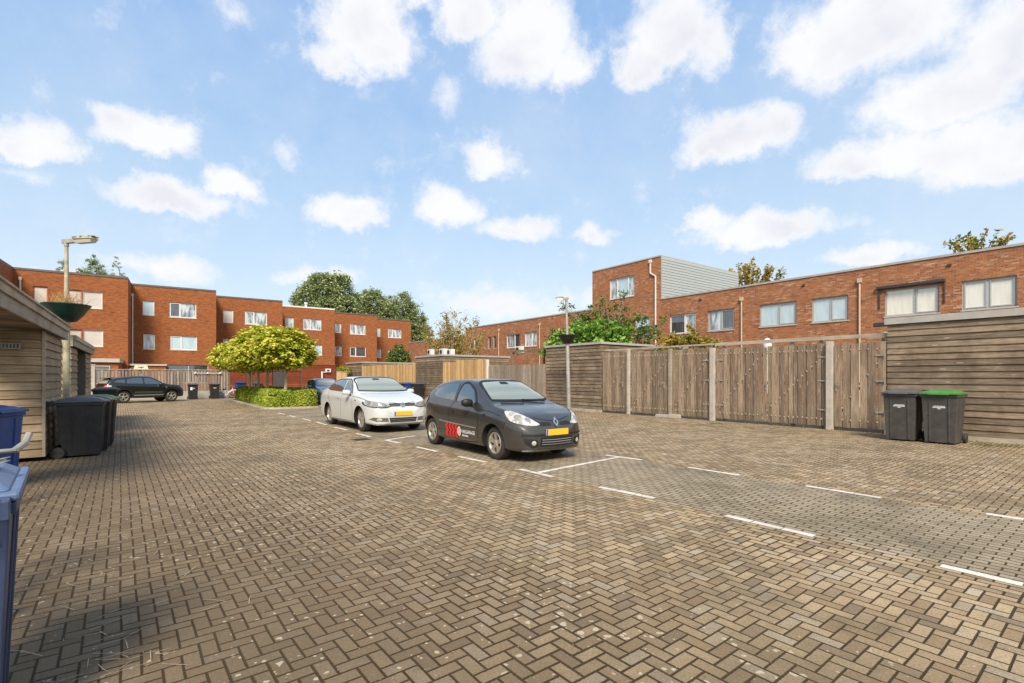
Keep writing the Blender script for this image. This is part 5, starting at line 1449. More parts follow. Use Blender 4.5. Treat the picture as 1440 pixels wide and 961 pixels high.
# door stickers, camera side = right side of the car; reading direction runs towards the front
def text_obj(txt, size, fn, mat, name, parent, bold=False, sx=1.0):
    cu = bpy.data.curves.new('t', 'FONT'); cu.body = txt; cu.size = size; cu.offset = .002 if bold else 0; cu.resolution_u = 2
    ob = bpy.data.objects.new('t', cu); COL.objects.link(ob); bpy.context.view_layer.update()
    me = bpy.data.meshes.new_from_object(ob.evaluated_get(bpy.context.evaluated_depsgraph_get())); bpy.data.objects.remove(ob)
    for v in me.vertices: v.co = fn(v.co.x * sx, v.co.y)
    me.materials.clear(); me.materials.append(M[mat]); me.name = name
    o = bpy.data.objects.new(name, me); COL.objects.link(o); o.parent = parent
    return o
def side(x, z, off=.009):
    h = A.hit((x, 0, z), (0, 1, 0)); return h[0] + h[1] * off
text_obj('VAKGARAGE', .098, lambda a, b: side(.16 + a, .400 + b), 'sticker_white', 'garage_name', A.r, True, .94)
st = MB(); q_ = random.Random(2); xx = .19
while xx < .42:
    ww = q_.uniform(.012, .026); st.add([side(a, b) for a, b in ((xx, .335), (xx + ww, .335), (xx + ww, .370), (xx, .370))], [(0, 1, 2, 3)]); xx += ww + .008
st.build('small_print', M['sticker_white'], A.r, fix=False)
st = MB()
for i in range(4):
    x0 = -.50 + i * .135
    for (za, zb, dx) in ((.50, .56, -.03), (.42, .50, .03), (.34, .42, -.03), (.28, .34, .02)):
        pts = [(x0 + dx, za), (x0 + .095 + dx, za), (x0 + .095 - dx, zb), (x0 - dx, zb)]
        st.add([side(a, b) for a, b in pts], [(0, 1, 2, 3)])
st.build('red_checks', M['sticker_red'], A.r, fix=False)
ring = [(.075 + .072 * math.cos(i * math.pi / 12), .425 + .098 * math.sin(i * math.pi / 12)) for i in range(24)]
cd_ = MB(); cd_.add([side(a, b, .012) for a, b in ring], [tuple(range(24))]); co = cd_.build('round_badge', M['sticker_white'], A.r, fix=False)
for (pts) in ([(.045,.36),(.060,.36),(.115,.49),(.10,.49)], [(.03,.44),(.045,.40),(.075,.50),(.06,.50)], [(.09,.35),(.11,.37),(.12,.42),(.10,.40)]):
    cd_ = MB(); cd_.add([side(a, b, .015) for a, b in pts], [(0, 1, 2, 3)]); cd_.build('badge_stroke', M['sticker_red'], co, fix=False)

# ---- silver white saloon
pf, pr_ = G(510, 607.6), G(463, 596.5)
h2 = (pf - pr_).normalized(); left2 = Vector((-h2.y, h2.x)); mid = (pf + pr_) / 2
spec = dict(x=(-2.42, 2.20), axles=(-1.325, 1.325), wr=.325, arch=.365, track=.82, tum=.40,
  top=[(-2.42,.70),(-2.40,.92),(-2.32,1.03),(-2.1,1.075),(-1.80,1.10),(-1.45,1.25),(-1.1,1.38),(-.7,1.455),(-.25,1.482),(.05,1.465),(.35,1.37),(.75,1.17),(1.02,1.04),(1.3,.985),(1.7,.92),(1.98,.84),(2.10,.77),(2.17,.66),(2.20,.52)],
  belt=[(-2.42,.66),(-2.3,.90),(-1.8,.995),(-1,.985),(0,.955),(.9,.92),(1.4,.87),(1.8,.80),(2.05,.70),(2.20,.48)],
  bot=[(-2.42,.42),(-2.3,.30),(-2,.24),(-1,.19),(1,.19),(1.8,.22),(2.08,.20),(2.17,.24),(2.20,.34)],
  W=[(-2.42,.55),(-2.39,.70),(-2.28,.80),(-2,.86),(-1.4,.885),(0,.89),(1.3,.885),(1.7,.85),(1.95,.77),(2.1,.66),(2.17,.52),(2.20,.36)])
wht = paint('silver_white_paint', (0.62, 0.635, 0.61), .2, .30, .04)
c2_ = mid + left2 * .84
Bc = Car(spec, wht, 'parked_saloon', 'silver white four door saloon parked behind the dark hatchback', c2_, h2, 1.05)
Bc.both('front_side_window', [(.70,1.01),(-.02,1.03),(-.02,1.375),(.16,1.365),(.45,1.22)], 'cg_side', curve=False, off=.006)
Bc.both('rear_side_window', [(-.10,1.035),(-1.20,1.06),(-1.45,1.10),(-1.25,1.22),(-.95,1.33),(-.60,1.38),(-.10,1.385)], 'cg_side', curve=False, off=.006)
Bc.patch('windscreen', [(-.72,1.085),(0,1.065),(.72,1.085),(.65,1.24),(.55,1.41),(0,1.44),(-.55,1.41),(-.65,1.24)], 'F', 'cg_front', curve=False, off=.006)
q = Bc.line([(-.725,1.08),(0,1.06),(.725,1.08),(.655,1.24),(.555,1.415),(0,1.447),(-.555,1.415),(-.655,1.24),(-.725,1.08)], 'F', .024, off=.009); q.build('windscreen_seal', M['car_trim'], Bc.r, fix=False)
Bc.patch('interior_mirror', [(-.10,1.37),(.10,1.37),(.09,1.41),(-.09,1.41)], 'F', 'car_trim', curve=False, off=.012)
Bc.patch('rear_window', [(-.58,1.14),(.58,1.14),(.48,1.38),(-.48,1.38)], 'B', 'cg_side', curve=False, off=.006)
for d in 'LR':
    q = Bc.line([(.72,1.0),(.47,1.225),(.17,1.38),(-.05,1.395),(-.60,1.395),(-.98,1.34),(-1.28,1.23),(-1.48,1.095)], d, .022, off=.008); q.build('window_rubber', M['car_trim'], Bc.r, fix=False)
    for (xa_, za_) in ((-.20, .86), (-1.12, .88)):
        q = Bc.line([(xa_, za_), (xa_ - .17, za_ + .003)], d, .030, off=.022); q.build('door_handle', wht, Bc.r, fix=False)
    Bc.patch('side_badge', [(1.02,.82),(1.11,.825),(1.11,.845),(1.02,.84)], d, 'arch', curve=False, off=.008)
for sg in (1, -1):
    hl = Bc.patch('headlight', [(sg*.36,.70),(sg*.40,.765),(sg*.60,.80),(sg*.815,.845),(sg*.835,.80),(sg*.83,.735),(sg*.74,.685),(sg*.5,.672)], 'F', 'headlamp_dark', off=.010, curve=False, step=.04)
    Bc.patch('reflector', [(sg*(.52+.045*math.cos(i*.628)), .725+.038*math.sin(i*.628)) for i in range(10)], 'F', 'lamp_inner', off=.016, parent=hl, curve=False, step=.04)
    Bc.patch('reflector', [(sg*(.68+.045*math.cos(i*.628)), .75+.042*math.sin(i*.628)) for i in range(10)], 'F', 'lamp_inner', off=.016, parent=hl, curve=False, step=.04)
    q = Bc.line([(sg*.34,.69),(sg*.5,.662),(sg*.74,.675),(sg*.845,.73),(sg*.85,.80)], 'F', .014, off=.013); q.build('headlight_edge', M['arch'], hl, fix=False)
    fl = Bc.patch('fog_recess', [(sg*.40,.305),(sg*.42,.40),(sg*.74,.415),(sg*.80,.36),(sg*.68,.31)], 'F', 'trim_dark', off=.006, curve=False)
    Bc.patch('fog_lamp', [(sg*.62+.055*math.cos(i*.628), .36+.040*math.sin(i*.628)) for i in range(10)], 'F', 'headlamp', off=.016, parent=fl, curve=False, step=.03)
    Bc.patch('tail_light', [(-2.10,.80),(-2.0,.95),(-2.25,1.0),(-2.38,.9),(-2.36,.78)], 'L' if sg > 0 else 'R', 'tail_red', off=.010, curve=False)
ug = Bc.patch('upper_grille', [(-.345,.69),(-.38,.765),(.38,.765),(.345,.69)], 'F', 'car_trim', off=.008, curve=False)
for zz in (.712, .735): 
    q = Bc.line([(-.34, zz), (0, zz), (.34, zz)], 'F', .006, off=.012); q.build('slat', M['side_strip'], ug, fix=False)
lg = Bc.patch('lower_grille', [(-.36,.285),(-.39,.40),(.39,.40),(.36,.285)], 'F', 'car_trim', off=.006, curve=False)
for zz in (.318, .36): 
    q = Bc.line([(-.35, zz), (0, zz), (.35, zz)], 'F', .010, off=.012); q.build('slat', M['side_strip'], lg, fix=False)
Bc.plate(2.205, .505)
rg = MB(); T = Matrix.Translation((2.155, 0, .728)) @ Matrix.Rotation(R(72), 4, 'Y')
rg.lathe([(.062, 0), (.062, .012), (.052, .014), (.052, 0)], 24, T, closed=True)
ro = rg.build('badge', M['chrome'], Bc.r, smooth=True)
lt = MB()
def seg(a, b, w0=.007):
    a = Vector(a); b = Vector(b); dd = (b - a).normalized(); nn = Vector((-dd.y, dd.x)) * w0
    vs = [T @ Vector((-(q.y), q.x, .010)) for q in (a - nn, b - nn, b + nn, a + nn)]; lt.add(vs, [(0, 1, 2, 3)])
seg((-.030,.047),(0,.006)); seg((.030,.047),(0,.006)); seg((-.050,.022),(-.022,-.046)); seg((-.022,-.046),(0,-.008)); seg((0,-.008),(.022,-.046)); seg((.022,-.046),(.050,.022))
lt.build('letters', M['chrome'], ro, fix=False)
Bc.gaps([([(.84,.28),(.86,.62),(.78,.92)],'S'), ([(-.08,.27),(-.08,.6),(-.06,1.0)],'S'), ([(.82,.25),(-.9,.25)],'S'), ([(-.95,.30),(-1.0,.65),(-1.18,.78),(-1.30,1.02)],'S'), ([(.80,.925),(1.3,.90),(1.75,.84)],'S'),
         ([(1.14,-.74),(1.22,0),(1.14,.74)],'T'), ([(2.06,-.38),(2.115,0),(2.06,.38)],'T')], .010)
q = Bc.line([(-.70, .232), (0, .222), (.70, .232)], 'F', .03, off=.008); q.build('lip_spoiler', M['side_strip'], Bc.r, fix=False)
Bc.mirrors(.62, .86, 1.03, wht, 1.05)
Bc.wheels(7, True)

# ---- black off-road car
hh_ = Vector((math.cos(R(57)), math.sin(R(57)))); lf = Vector((-hh_.y, hh_.x))
mid = Vector((-22.15, 30.35)); 
spec = dict(x=(-2.22, 2.12), axles=(-1.30, 1.30), wr=.375, arch=.43, track=.87, tum=.44,
  top=[(-2.22,.80),(-2.20,1.0),(-2.10,1.16),(-1.98,1.34),(-1.80,1.50),(-1.5,1.56),(-.9,1.62),(-.3,1.65),(.1,1.64),(.35,1.56),(.7,1.35),(1.0,1.19),(1.25,1.13),(1.7,1.09),(1.95,1.02),(2.07,.90),(2.12,.70)],
  belt=[(-2.22,.76),(-2.1,1.05),(-1.7,1.15),(-1,1.12),(0,1.07),(.9,1.04),(1.5,1.0),(1.9,.92),(2.12,.66)],
  bot=[(-2.22,.50),(-2.1,.38),(-1.6,.32),(0,.28),(1.5,.32),(2.0,.32),(2.12,.46)],
  W=[(-2.22,.66),(-2.18,.78),(-2.05,.88),(-1.6,.94),(-1,.95),(0,.94),(1.4,.945),(1.75,.91),(2.0,.80),(2.09,.66),(2.12,.50)])
bl2 = paint('black_paint', (0.010, 0.010, 0.011), .2, .25, .05)
D = Car(spec, bl2, 'parked_offroader', 'glossy black off-road car parked at the grey back fence', mid + lf * .88, hh_, .97)
D.both('side_window', [(.78,1.15),(-.20,1.17),(-.20,1.53),(.10,1.53),(.35,1.42)], 'cg_side', curve=False, off=.006)
D.both('side_window', [(-.28,1.175),(-1.15,1.20),(-1.10,1.46),(-.7,1.53),(-.28,1.535)], 'cg_side', curve=False, off=.006)
D.both('side_window', [(-1.22,1.215),(-1.80,1.27),(-1.62,1.40),(-1.2,1.45)], 'cg_side', curve=False, off=.006)
D.patch('windscreen', [(-.74,1.22),(.74,1.22),(.56,1.58),(-.56,1.58)], 'F', 'cg_front', curve=False, off=.006)
D.patch('rear_window', [(-.66,1.20),(.66,1.20),(.52,1.46),(-.52,1.46)], 'B', 'cg_front', curve=False, off=.006)
for sg in (1, -1):
    D.patch('tail_light', [(sg*.55,.98),(sg*.58,1.10),(sg*.80,1.12),(sg*.86,1.02),(sg*.80,.95)], 'B', 'tail_red', off=.010, curve=False)
    D.patch('tail_light', [(-1.92,1.0),(-1.90,1.08),(-2.10,1.10),(-2.17,1.0)], 'L' if sg > 0 else 'R', 'tail_clear', off=.010, curve=False)
    D.patch('headlight', [(sg*.50,.86),(sg*.52,.95),(sg*.82,.98),(sg*.84,.88)], 'F', 'headlamp', off=.010, curve=False)
for d in 'LR':
    q = D.line([(-.80,.47),(.80,.47)], d, .05, off=.012); q.build('sill_strip', M['side_strip'], D.r, fix=False)
    q = D.line([(-.75,.66),(.75,.64)], d, .018, off=.010); q.build('side_strip', M['side_strip'], D.r, fix=False)
    D.patch('fender_vent', [(.92,.88),(1.02,.88),(1.0,1.0),(.93,.99)], d, 'side_strip', curve=False, off=.008)
    for ax_ in (-1.30, 1.30):
        q = D.line([(ax_ + .46*math.cos(R(a)), .385 + .46*math.sin(R(a))) for a in range(5, 176, 17)], d, .045, off=.006); q.build('arch_trim', M['car_trim'], D.r, fix=False)
    for x_ in (-.35, -1.15):
        q = D.line([(x_, .96), (x_ - .2, .965)], d, .03, off=.02); q.build('door_handle', bl2, D.r, fix=False)
D.gaps([([(.80,.40),(.82,.75),(.80,1.08)],'S'), ([(-.24,.38),(-.24,1.12)],'S'), ([(-.85,.42),(-.95,.80),(-1.15,1.15)],'S'), ([(.82,.36),(-.8,.36)],'S')], .014)
sp = MB(); sp.add([(-1.72,-.62,1.535),(-1.72,.62,1.535),(-2.08,.58,1.50),(-2.08,-.58,1.50),(-1.72,-.62,1.575),(-1.72,.62,1.575),(-2.05,.58,1.535),(-2.05,-.58,1.535)], [(0,1,2,3),(7,6,5,4),(0,4,5,1),(1,5,6,2),(2,6,7,3),(3,7,4,0)])
sp.build('roof_spoiler', bl2, D.r, bevel=.01)
D.plate(-2.235, .82, False)
D.mirrors(.72, .93, 1.18, bl2, 1.2)
D.wheels(5, True)

# ---- small blue hatchback behind the hedge
h3 = Vector((.60, -.80)).normalized(); l3 = Vector((-h3.y, h3.x))
fc = Vector((-10.38, 26.7)); cc = fc + l3 * .80 - h3 * 1.68
spec = dict(x=(-1.66, 1.72), axles=(-1.17, 1.17), wr=.29, arch=.335, track=.76, tum=.44,
  top=[(-1.66,.60),(-1.64,.95),(-1.52,1.2),(-1.3,1.38),(-.9,1.45),(-.3,1.47),(.05,1.44),(.45,1.24),(.80,1.04),(1.0,.98),(1.3,.90),(1.52,.80),(1.65,.68),(1.72,.52)],
  belt=[(-1.66,.56),(-1.5,.93),(-1,.96),(0,.93),(.8,.90),(1.2,.84),(1.5,.72),(1.72,.48)],
  bot=[(-1.66,.42),(-1.5,.27),(-1,.21),(1,.21),(1.5,.21),(1.66,.22),(1.72,.36)],
  W=[(-1.66,.52),(-1.62,.68),(-1.45,.79),(-1,.815),(0,.82),(1.1,.815),(1.35,.76),(1.55,.64),(1.66,.48),(1.72,.32)])
blu = paint('blue_paint', (0.045, 0.135, 0.30), .3, .3, .05)
E = Car(spec, blu, 'parked_hatchback', 'small blue hatchback half hidden behind the clipped hedge', cc, h3)
E.both('side_window', [(.50,1.0),(-.30,1.0),(-.30,1.34),(-.05,1.34),(.25,1.2)], 'cg_side', curve=False, off=.006)
E.both('side_window', [(-.38,1.0),(-1.25,1.05),(-1.15,1.25),(-.8,1.34),(-.38,1.35)], 'cg_side', curve=False, off=.006)
E.patch('windscreen', [(-.60,1.07),(0,1.06),(.60,1.07),(.45,1.37),(0,1.40),(-.45,1.37)], 'F', 'cg_front', curve=False, off=.006)
for sg in (1, -1):
    E.patch('headlight', [(sg*.44,.74),(sg*.50,.84),(sg*.66,.90),(sg*.76,.88),(sg*.77,.78),(sg*.68,.71),(sg*.54,.69)], 'F', 'headlamp', off=.012, step=.04)
E.patch('lower_grille', [(-.40,.30),(-.44,.50),(.44,.50),(.40,.30)], 'F', 'car_trim', off=.006, curve=False)
q = E.line([(-.40, .40), (0, .395), (.40, .40)], 'F', .02, off=.012); q.build('bumper_strip', M['chrome'], E.r, fix=False)
E.plate(1.725, .56)
E.gaps([([(.62,.30),(.66,.60),(.58,.88)],'S'), ([(.82,-.6),(.92,0),(.82,.6)],'T')])
E.mirrors(.46, .80, 1.0, blu, 1.0)
E.wheels(5, False)
# ------------------------------------------------------------------ trees, hedge, shrubs
def leaves_mesh(name, centres, size, mat, parent, seed=0, up=0.35, aspect=1.6, jit=.35, outward=None):
    rs = np.random.RandomState(seed)
    C = np.asarray(centres, float); n = len(C)
    N = rs.normal(size=(n, 3)); N /= np.linalg.norm(N, axis=1)[:, None]
    if outward is not None:
        O = C - np.asarray(outward); O /= np.maximum(1e-6, np.linalg.norm(O, axis=1))[:, None]
        N = N * .75 + O * .7
    N[:, 2] += up
    N /= np.linalg.norm(N, axis=1)[:, None]
    T = np.cross(N, rs.normal(size=(n, 3))); T /= np.linalg.norm(T, axis=1)[:, None]
    B = np.cross(N, T)
    s = size * (1 + jit * rs.uniform(-1, 1, n))[:, None]
    L = T * s * aspect / 2; Wd = B * s / 2
    fold = N * s * .18
    v = np.stack([C - L, C + Wd * .9 + fold - L * .1, C + L, C - Wd * .9 + fold - L * .1], 1).reshape(-1, 3)
    me = bpy.data.meshes.new(name)
    me.vertices.add(4 * n); me.vertices.foreach_set('co', v.ravel())
    me.loops.add(4 * n); me.loops.foreach_set('vertex_index', np.arange(4 * n, dtype=np.int32))
    me.polygons.add(n); me.polygons.foreach_set('loop_start', np.arange(0, 4 * n, 4, dtype=np.int32))
    me.polygons.foreach_set('loop_total', np.full(n, 4, dtype=np.int32))
    me.update(calc_edges=True); me.validate()
    me.materials.append(mat)
    o = bpy.data.objects.new(name, me); COL.objects.link(o)
    if parent: o.parent = parent
    return o
def clumps(blobs, n_clump, per, spread, seed, shell=.55, flat_bottom=None):
    """blobs: (centre, radii); leaves gathered in clumps spread through the outer part of each blob"""
    rs = np.random.RandomState(seed); out = []
    tot = sum(b[1][0] * b[1][1] for b in blobs)
    for (c, rad) in blobs:
        k = max(3, int(n_clump * rad[0] * rad[1] / tot))
        d = rs.normal(size=(k, 3)); d /= np.linalg.norm(d, axis=1)[:, None]
        rr = (shell + (1 - shell) * rs.uniform(0, 1, k) ** .6)[:, None]
        cc = np.asarray(c) + d * rr * np.asarray(rad)
        if flat_bottom is not None: cc[:, 2] = np.where(cc[:, 2] < flat_bottom, flat_bottom + rs.uniform(0, .25, k), cc[:, 2])
        sz = rs.uniform(.5, 1.25, k)
        for q, z_ in zip(cc, sz):
            out.append(q + rs.normal(size=(per, 3)) * spread * z_ * np.array([1, 1, .7]))
    return np.concatenate(out)
def limbs(mb, base, top, r0, tips, seed, n=8):
    q = random.Random(seed)
    base = Vector(base); top = Vector(top)
    m1 = base.lerp(top, .5) + Vector((q.uniform(-.04, .04), q.uniform(-.04, .04), 0)) * (top - base).length
    mb.tube([base, base.lerp(m1, .1), m1, top], [r0 * 1.25, r0, r0 * .85, r0 * .7], 10)
    for t_ in tips:
        t_ = Vector(t_); s_ = m1.lerp(top, q.uniform(.3, 1))
        m_ = s_.lerp(t_, .5) + Vector((q.uniform(-.1, .1), q.uniform(-.1, .1), q.uniform(0, .15))) * (t_ - s_).length
        mb.tube([s_, m_, t_], [r0 * .42, r0 * .26, r0 * .08], 6)
def tree(name, label, loc, cat, trunk_h, r0, blobs, n_clump, per, spread, leaf, mat, seed, bark='bark', group=None, up=.35, shell=.55, flat=None, aspect=1.6, crown='crown', stems=1, outc=None):
    r = root(name, (loc.x, loc.y, 0), 0, label, cat, group)
    mb = MB(); q = random.Random(seed)
    tips = []
    for (c, rad) in blobs:
        for k in range(3): tips.append(Vector(c) + Vector((q.uniform(-.6, .6) * rad[0], q.uniform(-.6, .6) * rad[1], q.uniform(-.2, .6) * rad[2])))
    for k in range(stems):
        off = Vector((q.uniform(-.2, .2), q.uniform(-.2, .2), 0)) * (0 if stems == 1 else 1.5)
        limbs(mb, off, Vector((off.x * 1.5, off.y * 1.5, trunk_h)), r0, tips[k::stems], seed + k)
    mb.build('trunk', M[bark], r, smooth=True)
    leaves_mesh(crown, clumps(blobs, n_clump, per, spread, seed, shell, flat), leaf, mat, r, seed, up, aspect, outward=outc)
    return r
L_yel = leaf_mat('yellow_green_leaves', (.18, .26, .02), (.40, .47, .035), (.62, .58, .07), (.68, .53, .11), trans=.3)
L_hedge = leaf_mat('hedge_leaves', (.06, .12, .010), (.19, .27, .018), (.34, .40, .035), (.48, .49, .07), trans=.25)
L_dark = leaf_mat('willow_leaves', (.09, .14, .045), (.19, .25, .09), (.32, .38, .16), (.48, .50, .26), trans=.2)
L_green = leaf_mat('shrub_leaves', (.035, .075, .012), (.075, .13, .022), (.14, .21, .040), (.27, .30, .07), trans=.3)
L_bright = leaf_mat('broad_leaves', (.05, .13, .012), (.12, .26, .025), (.20, .38, .05), (.32, .46, .09), trans=.3)
L_gold = leaf_mat('golden_leaves', (.09, .14, .02), (.22, .24, .03), (.42, .32, .04), (.44, .22, .04), trans=.3)
L_olive = leaf_mat('olive_leaves', (.05, .075, .015), (.11, .13, .022), (.22, .20, .03), (.30, .24, .05), trans=.25)

L_straw = leaf_mat('yellowing_leaves', (.14, .13, .03), (.30, .25, .05), (.46, .36, .08), (.38, .22, .06), trans=.25)
# clipped hedge island and its kerb
Hc = Vector((-11.55, 23.75)); hL, hW, hH = 11.3, 2.28, .84
r = root('clipped_hedge', (Hc.x, Hc.y, 0), math.atan2(V.y, V.x), 'clipped bright green hedge bed under the round headed trees', 'hedge')
rs = np.random.RandomState(3)
def hedge_pts(n):
    p = np.zeros((n, 3)); f = rs.choice(4, n, p=[.30, .38, .16, .16]); a = rs.uniform(0, 1, n); b = rs.uniform(0, 1, n)
    wav = lambda u_, v_: .05 * np.sin(u_ * 3.1 + 1) + .04 * np.sin(v_ * 4.3) + .03 * np.sin(u_ * 7.7 + v_ * 5)
    dep = np.abs(rs.normal(0, .05, n))
    top = f == 0; left_ = f == 1; front = f == 2; rest = f == 3
    p[:, 0] = np.where(top, a * hW, np.where(left_, dep, np.where(front, a * hW, hW - dep)))
    p[:, 1] = np.where(top, b * hL, np.where(left_, a * hL, np.where(front, dep, a * hL)))
    p[:, 2] = np.where(top, hH - dep, b * hH)
    z = np.clip(p[:, 2] / hH, 0, 1); ins = .16 * z ** 3
    cx, cy = hW / 2, hL / 2
    p[:, 0] = cx + (p[:, 0] - cx) * (1 - ins * .7); p[:, 1] = cy + (p[:, 1] - cy) * (1 - ins * .25)
    # round the plan corners
    for (kx, ky) in ((0, 0), (hW, 0), (0, hL), (hW, hL)):
        R_ = .55; dx = R_ - np.abs(p[:, 0] - kx); dy = R_ - np.abs(p[:, 1] - ky); m_ = (dx > 0) & (dy > 0)
        d = np.hypot(dx, dy); s_ = np.where(m_ & (d > R_), R_ / np.maximum(d, 1e-6), 1)
        p[:, 0] = np.where(m_, kx + np.sign(cx - kx) * (R_ - dx * s_), p[:, 0]); p[:, 1] = np.where(m_, ky + np.sign(cy - ky) * (R_ - dy * s_), p[:, 1])
    p[:, 2] += np.where(p[:, 2] > hH * .7, wav(p[:, 0], p[:, 1]), 0) 
    p[:, :2] += rs.normal(0, .025, (n, 2))
    p[:, 2] = np.maximum(p[:, 2] + rs.normal(0, .02, n), .03)
    return p
leaves_mesh('foliage', hedge_pts(46000), .055, L_hedge, r, 5, .35, 1.7, outward=(hW/2, hL/2, -.3))
co = MB(); co.box(.16, hW - .16, .16, hL - .16, 0, hH - .16); co.build('twigs', plain('hedge_inside', (.035, .04, .012), .95, var=.4, scale=10), r, bevel=.15)
kb = MB(); kw = .10; e = .16
out = []; 
def rrect(x0, x1, y0, y1, rad, n=6):
    pts = []
    for (cx, cy, a0) in ((x1 - rad, y0 + rad, -90), (x1 - rad, y1 - rad, 0), (x0 + rad, y1 - rad, 90), (x0 + rad, y0 + rad, 180)):
        for i in range(n + 1): a = R(a0 + 90 * i / n); pts.append((cx + rad * math.cos(a), cy + rad * math.sin(a)))
    return pts
o1 = rrect(-e - kw, hW + e + kw, -e - kw, hL + e + kw, .7); i1 = rrect(-e, hW + e, -e, hL + e, .6); n = len(o1)
vs = [(x, y, 0) for x, y in o1] + [(x, y, .09) for x, y in o1] + [(x, y, .09) for x, y in i1] + [(x, y, 0) for x, y in i1]
kb.add(vs, [(k*n + i, k*n + (i+1) % n, (k+1)*n + (i+1) % n, (k+1)*n + i) for k in range(3) for i in range(n)])
kb.add([(x, y, .06) for x, y in i1], [tuple(range(n))], 1)
q = kb.build('planting_kerb', [M['kerb'], M['soil']]); q.location = (Hc.x, Hc.y, 0); q.rotation_euler = (0, 0, math.atan2(V.y, V.x)); struct(q, 'low concrete kerb round the hedge bed')

def dome(r_, h0, h1, seed):
    """overlapping lobes that make a flattened umbrella crown"""
    q = random.Random(seed); bl = [((0, 0, h0 + (h1 - h0) * .50), (r_ * .72, r_ * .72, (h1 - h0) * .50))]
    for k in range(9):
        a = k * 2 * math.pi / 9 + q.uniform(-.2, .2); rr = r_ * .62
        bl.append(((math.cos(a) * rr, math.sin(a) * rr, h0 + (h1 - h0) * q.uniform(.26, .46)), (r_ * .40, r_ * .40, (h1 - h0) * q.uniform(.28, .36))))
    for k in range(5):
        a = k * 2 * math.pi / 5 + q.uniform(-.3, .3)
        bl.append(((math.cos(a) * r_ * .35, math.sin(a) * r_ * .35, h0 + (h1 - h0) * q.uniform(.60, .72)), (r_ * .38, r_ * .38, (h1 - h0) * .26)))
    return bl
for i, (px, Y, rr, h0, h1, lab_) in enumerate((
        (399.5, 25.0, 1.45, 1.98, 4.02, 'round headed yellow green tree nearest the white car at the hedge front'),
        (377, 26.8, 1.95, 1.95, 4.25, 'round headed yellow green tree in the middle of the hedge bed'),
        (362, 29.0, 1.75, 1.95, 4.15, 'round headed yellow green tree with a straight thin trunk further along the hedge'),
        (350, 31.0, 2.2, 1.90, 3.85, 'greener round headed tree at the far left end of the hedge'))):
    p = Vector(((px - CX) / FPX * Y, Y))
    tree('globe_tree', lab_, p, 'tree', 2.5, .085, dome(rr, h0, h1, i), 720, 30, .13, .135, L_yel, 20 + i, 'bark_pale', 'round headed trees in the hedge bed', up=.75, shell=.80, flat=h0, aspect=1.25, outc=(0, 0, h0 - .6))
p = Vector(((355.5 - CX) / FPX * 29.5, 29.5))
r = root('tree_stake', (p.x, p.y, 0), 0, 'pair of thin whitish stakes among the tree trunks in the hedge bed', 'stake')
b = MB(); b.tube([(-.06, 0, 0), (-.06, 0, 2.1)], .03, 8); b.build('stake', M['pipe_white'], r); b = MB(); b.tube([(.06, .05, 0), (.06, .05, 2.05)], .028, 8); b.build('stake', M['pipe_white'], r)
b = MB(); b.box(-.1, .1, .02, .035, 1.7, 1.76); b.build('strap', M['rubber'], r)

# tall trees behind the stepped houses
def bigtree(px, Y, ytop, rpx, lab_, seed, lobes, n_clump=520, mat=None):
    x = (px - CX) / FPX * Y; zt_ = zat(ytop, Y); rr = rpx / FPX * Y
    q = random.Random(seed); bl = []
    hb = zt_ * .42
    for (dx, dz, s_) in lobes:
        bl.append(((dx * rr, q.uniform(-.3, .3) * rr, hb + (zt_ - hb) * dz), (rr * s_, rr * s_, (zt_ - hb) * s_ * .62)))
    return tree('tall_tree', lab_, Vector((x, Y)), 'tree', zt_ * .55, zt_ * .022, bl, n_clump, 62, rr * .080, rr * .040, mat or L_dark, seed, group='tall green trees behind the stepped houses', shell=.6, up=.9, aspect=1.9)
bigtree(462, 88, 392, 44, 'tallest dark green tree rising behind the stepped houses', 31, [(-.55,.62,.42),(-.1,.80,.40),(.35,.72,.42),(-.75,.35,.40),(.62,.45,.42),(0,.40,.55),(-.30,.92,.22),(.12,.97,.20),(.50,.93,.20),(-.62,.83,.2)], 640)
bigtree(520, 92, 412, 34, 'shorter green tree between the tallest tree and the row end', 32, [(-.4,.70,.42),(.2,.80,.40),(.7,.55,.45),(-.7,.45,.42),(0,.4,.6),(-.1,.95,.2)], 480)
bigtree(562, 96, 418, 34, 'green tree above the last stepped houses', 33, [(-.5,.78,.38),(.1,.82,.42),(.55,.6,.45),(-.4,.45,.5),(.3,.35,.6),(.75,.3,.4)], 480)
bigtree(590, 100, 447, 22, 'low dark tree right of the last stepped house', 37, [(-.2,.7,.5),(.5,.5,.5),(-.6,.4,.5),(.2,.2,.6)], 260)
bigtree(132, 70, 371, 27, 'tree crown showing above the roof left of the second house', 34, [(0,.86,.40),(-.6,.70,.38),(.55,.68,.40),(0,.5,.6)], 300)
bigtree(88, 72, 377, 15, 'small tree crown peeking over the roof behind the left street lamp', 35, [(0,.86,.45),(-.4,.6,.5),(.4,.6,.5)], 180)
bigtree(165, 74, 381, 12, 'smallest tree crown above the roof right of the left lamp', 36, [(0,.9,.5),(.4,.7,.5)], 120)

